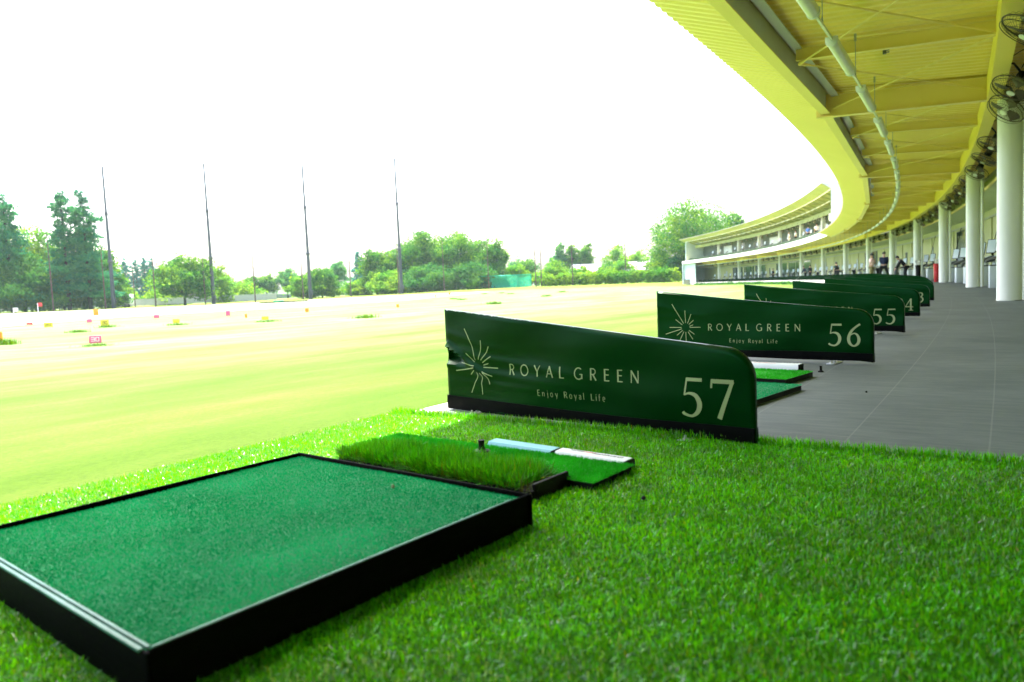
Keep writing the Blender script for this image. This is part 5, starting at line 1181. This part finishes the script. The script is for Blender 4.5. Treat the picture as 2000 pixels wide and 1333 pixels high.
for i, (px, pt, w, c_, lb) in enumerate([(1095, 471, 34, COL_B, 'dark narrow far tree, left of three above the small house'), (1120, 472, 40, COL_G, 'far tree with rounded crown, middle of three above the small house'), (1145, 473, 44, COL_G, 'paler far tree, right of three above the small house'), (1205, 480, 66, COL_Y, 'pale airy far tree left of the big tree'), (1245, 488, 50, COL_Y, 'pale far tree right beside the big tree')]):
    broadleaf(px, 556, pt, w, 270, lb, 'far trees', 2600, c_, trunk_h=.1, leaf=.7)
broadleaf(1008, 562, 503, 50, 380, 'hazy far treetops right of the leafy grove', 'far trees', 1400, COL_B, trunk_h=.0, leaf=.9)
# the big spreading tree behind the far end of the building
broadleaf(1356, 550, 388, 212, 196, 'big spreading tree with gaps in its crown behind the far building end', None, 13500, ((.32, .58, .72), (1.5, 1.25, .6)), open_=.40, trunk_h=.13, nb=24, seed=303, leaf=.5, clump=.62)
broadleaf(1438, 548, 409, 64, 205, 'smaller leafy tree rising above the canopy right of the big tree', None, 3600, COL_G, trunk_h=.2)
broadleaf(1290, 552, 484, 60, 205, 'dark shrub under the left side of the big tree', None, 3200, COL_D, trunk_h=.0, name='tall_shrub')
broadleaf(1318, 552, 500, 46, 190, 'dark ivy-like bush against the far building end', None, 2600, COL_D, trunk_h=.0, name='tall_shrub')
# clipped hedge
def hedge(pa, pb, h, d, label, n, seed, cols):
    a = onfield(*pa); b_ = onfield(*pb); L_ = (b_ - a).length; o_ = empty('hedge', a, math.atan2(b_.y - a.y, b_.x - a.x), label, 'hedge'); rs = np.random.default_rng(seed)
    blobs = [(L_ * (i + .5) / 26 + rs.uniform(-.3, .3), rs.uniform(-.2, .2), h * .5, L_ / 26 * .8, d / 2, h * rs.uniform(.48, .62)) for i in range(26)]
    V, C4 = leafcloud(blobs, n, .42, seed, 1, .5, .3, cols=cols); npmesh('foliage', V, np.arange(len(V)), 4, M['leaf'], o_, C4)
    m_ = MB()
    for i in range(26): m_.tube([(L_ * (i + .5) / 26, 0, -.2), (L_ * (i + .5) / 26 + .1, .05, h * .7)], [.06, .02], 6)
    m_.build('stems', M['bark'], o_); return o_
hedge((1060, 559.5, 181), (1325, 551.5, 172), 2.9, 2.0, 'long clipped green hedge in front of the far houses', 9000, 5, COL_Y)
# base planting along the far deck
def lowplants(k0, k1, label, seed):
    rs = np.random.default_rng(seed); p0 = pol(k0, -3.4); o_ = empty('shrub_strip', (p0.x, p0.y, gz(p0.x, p0.y)), 0, label, 'shrubs'); blobs = []
    for k in np.arange(k0, k1, .28): q = pol(float(k), -3.45 - rs.uniform(0, .3)); blobs.append((q.x - p0.x, q.y - p0.y, .05, .5, .35, rs.uniform(.12, .30)))
    V, C4 = leafcloud(blobs, 7000, .2, seed, 1, .2, .2, cols=COL_D); npmesh('foliage', V, np.arange(len(V)), 4, M['leaf'], o_, C4)
lowplants(30, 54, 'low dark green plants along the white foot of the far deck', 9)
# distant ridge
m_ = MB(); rs = np.random.default_rng(3); secs = []
for i in range(90):
    px = -500 + i * 26; D = 620; q = at(px, 560, D); zt_ = 6 + 5 * math.sin(i * .31) + 3 * math.sin(i * .83 + 1) + rs.uniform(-.8, .8)
    d = Vector((q.x, q.y, 0)).normalized(); secs.append([Vector((q.x, q.y, -6)), Vector((q.x, q.y, zt_ * .6)), Vector((q.x, q.y, 0)) + d * 25 + Vector((0, 0, zt_)), Vector((q.x, q.y, 0)) + d * 70 + Vector((0, 0, -6))])
m_.loft(secs, True, True); M['ridge'] = mat('wooded_ridge', (0.03, 0.06, 0.03), (0.06, 0.10, 0.04), .9, .1, .2, .6, .5); tag(m_.build('hills', M['ridge'], None, True), kind='structure')

# ------------------------------------------------------------------ far houses, fence, net cage
def house(px, pyb, D, w, d, h, roof_h, over, label, wallm, name='house', rz=0.0, dz=0.0):
    b_ = at(px, pyb, D); z = gz(b_.x, b_.y); o_ = empty(name, (b_.x, b_.y, z), rz, label, 'house')
    m_ = MB(); m_.add([(-w / 2, -d / 2, -.3), (w / 2, -d / 2, -.3), (w / 2, d / 2, -.3), (-w / 2, d / 2, -.3), (-w / 2, -d / 2, h), (w / 2, -d / 2, h), (w / 2, d / 2, h), (-w / 2, d / 2, h), (-w / 2, 0, h + roof_h * .95), (w / 2, 0, h + roof_h * .95)], [(0, 1, 5, 4), (2, 3, 7, 6), (1, 2, 6, 9, 5), (3, 0, 4, 8, 7), (4, 5, 9, 8), (6, 7, 8, 9)]); m_.build('wall', M[wallm], o_)
    m_ = MB(); W2 = w / 2 + over; D2 = d / 2 + over; e = h - roof_h * over / (d / 2)
    for s in (-1, 1): m_.add([(-W2, s * D2, e + .05), (W2, s * D2, e + .05), (W2, 0, h + roof_h + .05), (-W2, 0, h + roof_h + .05), (-W2, s * D2, e + .22), (W2, s * D2, e + .22), (W2, 0, h + roof_h + .22), (-W2, 0, h + roof_h + .22)], [(0, 1, 2, 3), (4, 5, 6, 7), (0, 1, 5, 4), (1, 2, 6, 5), (2, 3, 7, 6), (3, 0, 4, 7)])
    m_.box((0, 0, h + roof_h + .24), (2 * W2, .35, .16)); m_.build('roof', M['rooftile'], o_)
    for i in range(max(2, int(w / 4))):
        x = -w / 2 + (i + .5) * w / max(2, int(w / 4)); m_ = MB(); m_.box((x, -d / 2 - .02, h * .5), (1.2, .08, 1.1)); f_ = m_.build('window', M['darkgrey'], o_); m_ = MB(); m_.box((x, -d / 2 - .065, h * .5), (1.05, .02, .95)); m_.build('pane', M['glass'], f_)
    return o_
house(1146, 556, 232, 8.0, 6.0, 4.2, 1.9, .8, 'small house with pale gabled roof among yellow-green shrubs', 'white', rz=.35)
house(1272, 553, 218, 16.0, 7.0, 3.9, 2.0, 1.0, 'long low brown house with a pale roof left of the range building', 'brownwall', rz=-.05)
b_ = at(236, 596, 200); z = gz(b_.x, b_.y); tk = empty('box_truck', (b_.x, b_.y, z), .05, 'white box truck parked behind the fence at the left trees', 'truck')
m_ = MB(); m_.box((.6, 0, 2.0), (4.2, 2.0, 2.3), bev=.05); m_.build('cargo_box', M['white'], tk, True)
m_ = MB(); m_.loft([[Vector((x, s, zq)) for x, zq in ((-1.55, .6), (-3.3, .6), (-3.35, 1.3), (-2.9, 2.2), (-1.55, 2.25))] for s in (-.95, .95)]); m_.build('cab', M['white'], tk, True)
m_ = MB(); m_.loft([[Vector((x, s, zq)) for x, zq in ((-3.36, 1.35), (-3.38, 1.36), (-2.98, 2.12), (-2.95, 2.1))] for s in (-.8, .8)]); m_.build('windscreen', M['glass'], tk)
for x in (-2.6, 1.4):
    for s in (-.85, .85): m_ = MB(); m_.lathe((x, s - .1, .42), [(.42, 0), (.42, .2)], 18, (0, 1, 0)); m_.build('wheel', M['black'], tk, True)
def fence(pa, pb, h, label, npost=14):
    a = onfield(*pa); b_ = onfield(*pb); d = b_ - a; L_ = d.length; o_ = empty('fence', a, math.atan2(d.y, d.x), label, 'fence'); m_ = MB(); m_.box((L_ / 2, 0, h * .55), (L_, .08, h * .8)); m_.box((L_ / 2, 0, h), (L_, .14, .10)); m_.build('panel', M['concrete'], o_)
    for i in range(npost + 1): m_ = MB(); m_.box((L_ * i / npost, -.08, h * .52), (.16, .12, h * 1.05)); m_.build('post', M['concrete'], o_)
fence((232, 598, 205), (540, 583.5, 205), 1.9, 'long pale concrete fence behind the round tree')
# green practice net cage
a = onfield(936, 561, 186); b_ = onfield(1038, 558.5, 186); d = (b_ - a); L_ = d.length; cg = empty('net_cage', a, math.atan2(d.y, d.x), 'green netted practice cage on a pipe frame before the grove', 'net cage'); hh, dd = 3.2, 4.0
for i in range(5):
    for y in (0, dd): m_ = MB(); m_.tube([(L_ * i / 4, y, -.2), (L_ * i / 4, y, hh)], .06, 6); m_.build('post', M['netgreen'], cg)
m_ = MB()
for y in (0, dd): m_.tube([(0, y, hh), (L_, y, hh)], .07, 6)
for i in range(5): m_.tube([(L_ * i / 4, 0, hh), (L_ * i / 4, dd, hh)], .06, 6)
m_.tube([(0, 0, hh), (L_ * .25, dd, .2)], .05, 6); m_.build('top_frame', M['netgreen'], cg)
# open knotted net: strands with gaps between them, one sagging sheet
m_ = MB(); n = 90
for i in range(n):
    x0, x1 = L_ * i / n, L_ * (i + .48) / n; vs = []
    for q in range(7):
        f = q / 6; y = dd + .05 + .25 * math.sin(i * .24) * (1 - f); zq = .1 + (hh - .1) * f - .15 * math.sin(i * .13)
        vs += [(x0, y, zq), (x1, y, zq)]
    m_.add(vs, [(2 * q, 2 * q + 1, 2 * q + 3, 2 * q + 2) for q in range(6)])
for q in range(1, 9): m_.add([(0, dd + .04, hh * q / 9), (L_, dd + .04, hh * q / 9), (L_, dd + .04, hh * q / 9 + .09), (0, dd + .04, hh * q / 9 + .09)], [(0, 1, 2, 3)])
ob = m_.build('net', M['netgreen'], cg)
m_ = MB(); m_.add([(L_ * .22, dd * .5, .2), (L_ * .62, dd * .5, .15), (L_ * .52, dd * .55, hh * .75), (L_ * .26, dd * .55, hh * .85)], [(0, 1, 2, 3)]); m_.add([(L_ * .22, dd * .52, .2), (L_ * .62, dd * .52, .15), (L_ * .52, dd * .57, hh * .75), (L_ * .26, dd * .57, hh * .85)], [(3, 2, 1, 0)]); m_.build('target_sheet', M['netgreen'], cg)
m_ = MB(); m_.loft([[Vector((x, y + .3 * math.sin(x * .7), hh + .09 - .10 * math.sin(x * 1.3) ** 2)) for y in (0, dd)] + [Vector((x, dd, hh + .13)), Vector((x, 0, hh + .13))] for x in np.linspace(0, L_, 20)]); m_.build('roof_net', M['netgreen'], cg)

# ------------------------------------------------------------------ field markers, flags, tufts
SEG = {'0': 'abcdef', '1': 'bc', '2': 'abged', '3': 'abgcd', '5': 'afgcd', '8': 'abcdefg'}
def marker(px, pyb, wpx, hpx, m, num, label, rz=0.0, tilt=.15, ink='white'):
    q = onfield(px, pyb); D = math.hypot(q.x, q.y); s = px_m(D); w, h = wpx * s, hpx * s * 1.05
    o_ = empty('distance_board', q, math.atan2(q.y, q.x) - math.pi / 2 + rz, label, 'marker board', 'distance boards on the field')
    Y = Vector((0, math.cos(tilt), math.sin(tilt))); Z = Vector((0, -math.sin(tilt) * -1, math.cos(tilt)))
    m_ = MB(); c = Vector((0, 0, .06)) + Z * (h / 2); m_.box(c, (w, .03, h), (1, 0, 0), Z.cross(Vector((1, 0, 0))), Z, bev=.006); m_.build('board', M[m], o_, True)
    m_ = MB()
    for x in (-w * .35, w * .35): m_.tube([(x, .03, -.1), (x, .03 + .1, h * .7)], .012, 6)
    m_.build('legs', M['steelgrey'], o_)
    if num:
        m_ = MB(); fy = -.019; dw, dh = w * .24, h * .5; st_ = dh * .13
        for i, ch in enumerate(num):
            x0 = (i - (len(num) - 1) / 2) * dw * 1.45
            P = {'a': ((0, dh / 2), 'h'), 'd': ((0, -dh / 2), 'h'), 'g': ((0, 0), 'h'), 'b': ((dw / 2, dh / 4), 'v'), 'c': ((dw / 2, -dh / 4), 'v'), 'e': ((-dw / 2, -dh / 4), 'v'), 'f': ((-dw / 2, dh / 4), 'v')}
            for sg in SEG[ch]:
                (x, zz), kind = P[sg]; sz = (dw + st_, .004, st_) if kind == 'h' else (st_, .004, dh / 2 + st_); nY = Z.cross(Vector((1, 0, 0)))
                m_.box(c + Vector((x0 + x, 0, 0)) + Z * zz - nY * .018, sz, (1, 0, 0), nY, Z)
        m_.build('numeral', M[ink], o_)
    return o_
def tuft_tint(p):
    g = rng.uniform(.25, .7, len(p)); return np.stack([g * rng.uniform(.9, 1.6, len(p)), g * .8, g * 3], 1)
def tuft(px, pyb, w, h, label, seed):
    q = onfield(px, pyb); o_ = empty('grass_tuft', q, 0, label, 'grass tuft', 'grass tufts left by the mower'); n = 260; rs = np.random.default_rng(seed)
    pp = np.stack([rs.normal(0, w * .33, n), rs.normal(0, w * .25, n), np.zeros(n)], 1)
    V, T, C4 = blades(n, pp, h * .8, h * .08, .6, tuft_tint); ob = npmesh('grass', V, T, 3, M['grassblade'], o_, C4); ob['kind'] = 'stuff'
BD = [(187, 676, 19, 12, 'pink', '30', 'pink board with pale figures, nearest on the field at left', 'white'), (0, 671, 9, 14, 'orange', None, 'orange board cut by the left edge of the picture', 'white'), (95, 642, 12, 7, 'yellowboard', '20', 'yellow board with dark figures left of the other one with dark figures', 'greyink'), (205, 639, 12, 9, 'yellowboard', '30', 'yellow board with dark figures in a grass tuft', 'greyink'),
      (345, 634.5, 11, 7, 'yellowboard', None, 'plain yellow board below the round tree', 'white'), (188, 618, 8, 10, 'orange', None, 'orange board standing alone on the pale strip at left', 'white'), (175, 633, 8, 6, 'pink', None, 'small faded pink board beside the yellow pair', 'white'), (58, 637, 9, 3, 'red', None, 'low red board lying near the left edge', 'white'),
      (306, 624, 9, 6, 'pink', None, 'small pink board under the round tree, left of the plain yellow one', 'white'), (446, 619.5, 8, 9, 'pink', None, 'pink-orange board right of the second tall pole', 'white'), (481, 624, 4, 7, 'orange', None, 'narrow orange board beside the pink-orange one', 'white'), (518, 628, 12, 6, 'yellowboard', None, 'yellow board deep in grass, middle of the field', 'white'), (600, 612, 7, 7, 'orange', None, 'bright orange board below the third tall pole', 'white'), (777, 603, 5, 6, 'orange', None, 'orange board below the rightmost tall pole', 'white'), (878, 577, 4, 4, 'orange', None, 'tiny orange board near the leafy grove', 'white'), (851, 581, 4, 3, 'yellowboard', None, 'tiny yellow board near the leafy grove', 'white')]
for i, (px, pb, w, h, m, num, lb, ink) in enumerate(BD):
    marker(px, pb, w, h, m, num, lb, rz=(i * .37 % .5) - .2, ink=ink)
for i, (px, pb, w, h, lb) in enumerate([(187, 677, .5, .10, 'tuft of long grass at the foot of the nearest pink board'), (8, 674, .5, .22, 'thick grass tuft by the board at the left edge'), (152, 650, .6, .16, 'lone grass tuft left of the pink board'), (207, 640.5, .7, .18, 'tuft around the yellow board with dark figures'), (347, 636, .7, .16, 'tuft around the plain yellow board'), (520, 630, .8, .16, 'tuft around the yellow board in mid field'), (714, 622, .8, .22, 'lone pointed tuft in mid field below the rightmost tall pole'), (965, 595, .9, .28, 'lone tuft above the front corner of divider 57'), (887, 585, .8, .22, 'tuft left of the one above the divider'), (902, 586.5, .8, .22, 'small tuft beside another near the grove'), (946, 575, .9, .25, 'tuft in front of the green net cage at left'), (980, 573.5, .9, .3, 'tuft in front of the green net cage at its middle'), (997, 575, .9, .25, 'tuft in front of the green net cage at right'), (1067, 579.5, .8, .25, 'lone tuft right of the net cage'), (1098, 571.5, .9, .3, 'pair-like tuft far right on the field')]):
    tuft(px, pb, w, h, lb, 50 + i)
def flag(px, pyb, pyt, m, label, name='flag'):
    q = onfield(px, pyb, 150); t_ = at(px, pyt, math.hypot(q.x, q.y)); h = t_.z - q.z; o_ = empty(name, q, 0, label, 'flag'); m_ = MB(); m_.tube([(0, 0, -.1), (0, 0, h)], .05, 6); m_.build('staff', M['white'], o_)
    m_ = MB(); n = 8; vs = [(.05 + .65 * i / n, .12 * math.sin(i * .9), h - .6 * j) for i in range(n + 1) for j in (0, 1)]; vs2 = [(x, y + .03, z) for x, y, z in vs]; m_.add(vs, [(2 * i, 2 * i + 1, 2 * i + 3, 2 * i + 2) for i in range(n)]); m_.add(vs2, [(2 * i, 2 * i + 2, 2 * i + 3, 2 * i + 1) for i in range(n)]); m_.build('cloth', M[m], o_, True)
flag(75, 613, 592, 'red', 'red flag on a white staff before the dark left trees')
flag(27, 614, 602, 'white', 'small white flag left of the red one before the dark trees')
q = onfield(555, 598.5, 120); m_ = MB(); m_.box((0, 0, .12), (7.5, .35, .22), bev=.05); m_.build
wb = empty('timber_edging', q, .08, 'long low dark timber edging on the grass left of the third pole', 'edging'); m_.build('timber', M['bark'], wb); m_ = MB(); m_.box((-.8, 0, .30), (1.6, .3, .14), bev=.04); m_.build('green_cover', M['netgreen'], wb)
# little things lying on the turf and deck
for (p, s, m, nm, lb, ct) in [((0.3435, 1.955, .03), .007, 'black', 'tee_stub', 'tiny dark broken tee lying on the turf right of the mat', 'tee'), ((-.35, 1.98, .088), .006, 'paleglare', 'pebble', 'tiny pale pebble on the teal mat', 'pebble'), ((1.83, 3.72, .004), .006, 'black', 'pebble', 'tiny dark crumb on the grey deck', 'pebble')]:
    m_ = MB(); m_.lathe((0, 0, 0), [(s * .5, 0), (s, s * .5), (s * .8, s * 1.3), (s * .3, s * 1.7)], 7); o_ = tag(m_.build(nm, M[m], None, True), lb, ct); o_.location = p
# ------------------------------------------------------------------ summer haze over the whole place
HZ = True
if HZ:
    hm = bpy.data.materials.new('haze_air'); hm.use_nodes = True; nt = hm.node_tree; nt.nodes.clear(); out = nt.nodes.new('ShaderNodeOutputMaterial'); pv = nt.nodes.new('ShaderNodeVolumePrincipled')
    pv.inputs['Color'].default_value = (.72, .94, 1.0, 1); pv.inputs['Density'].default_value = 0.00011; pv.inputs['Anisotropy'].default_value = 0.2
    nt.links.new(pv.outputs[0], out.inputs['Volume'])
    m_ = MB(); zlo = float(min(-10, zz.min() - 1)) if 'zz' in globals() and hasattr(zz, 'min') else -12; m_.box((0, 280, 22.0), (1900, 1700, 80)); hz = m_.build('haze', hm); tag(hz, kind='stuff')
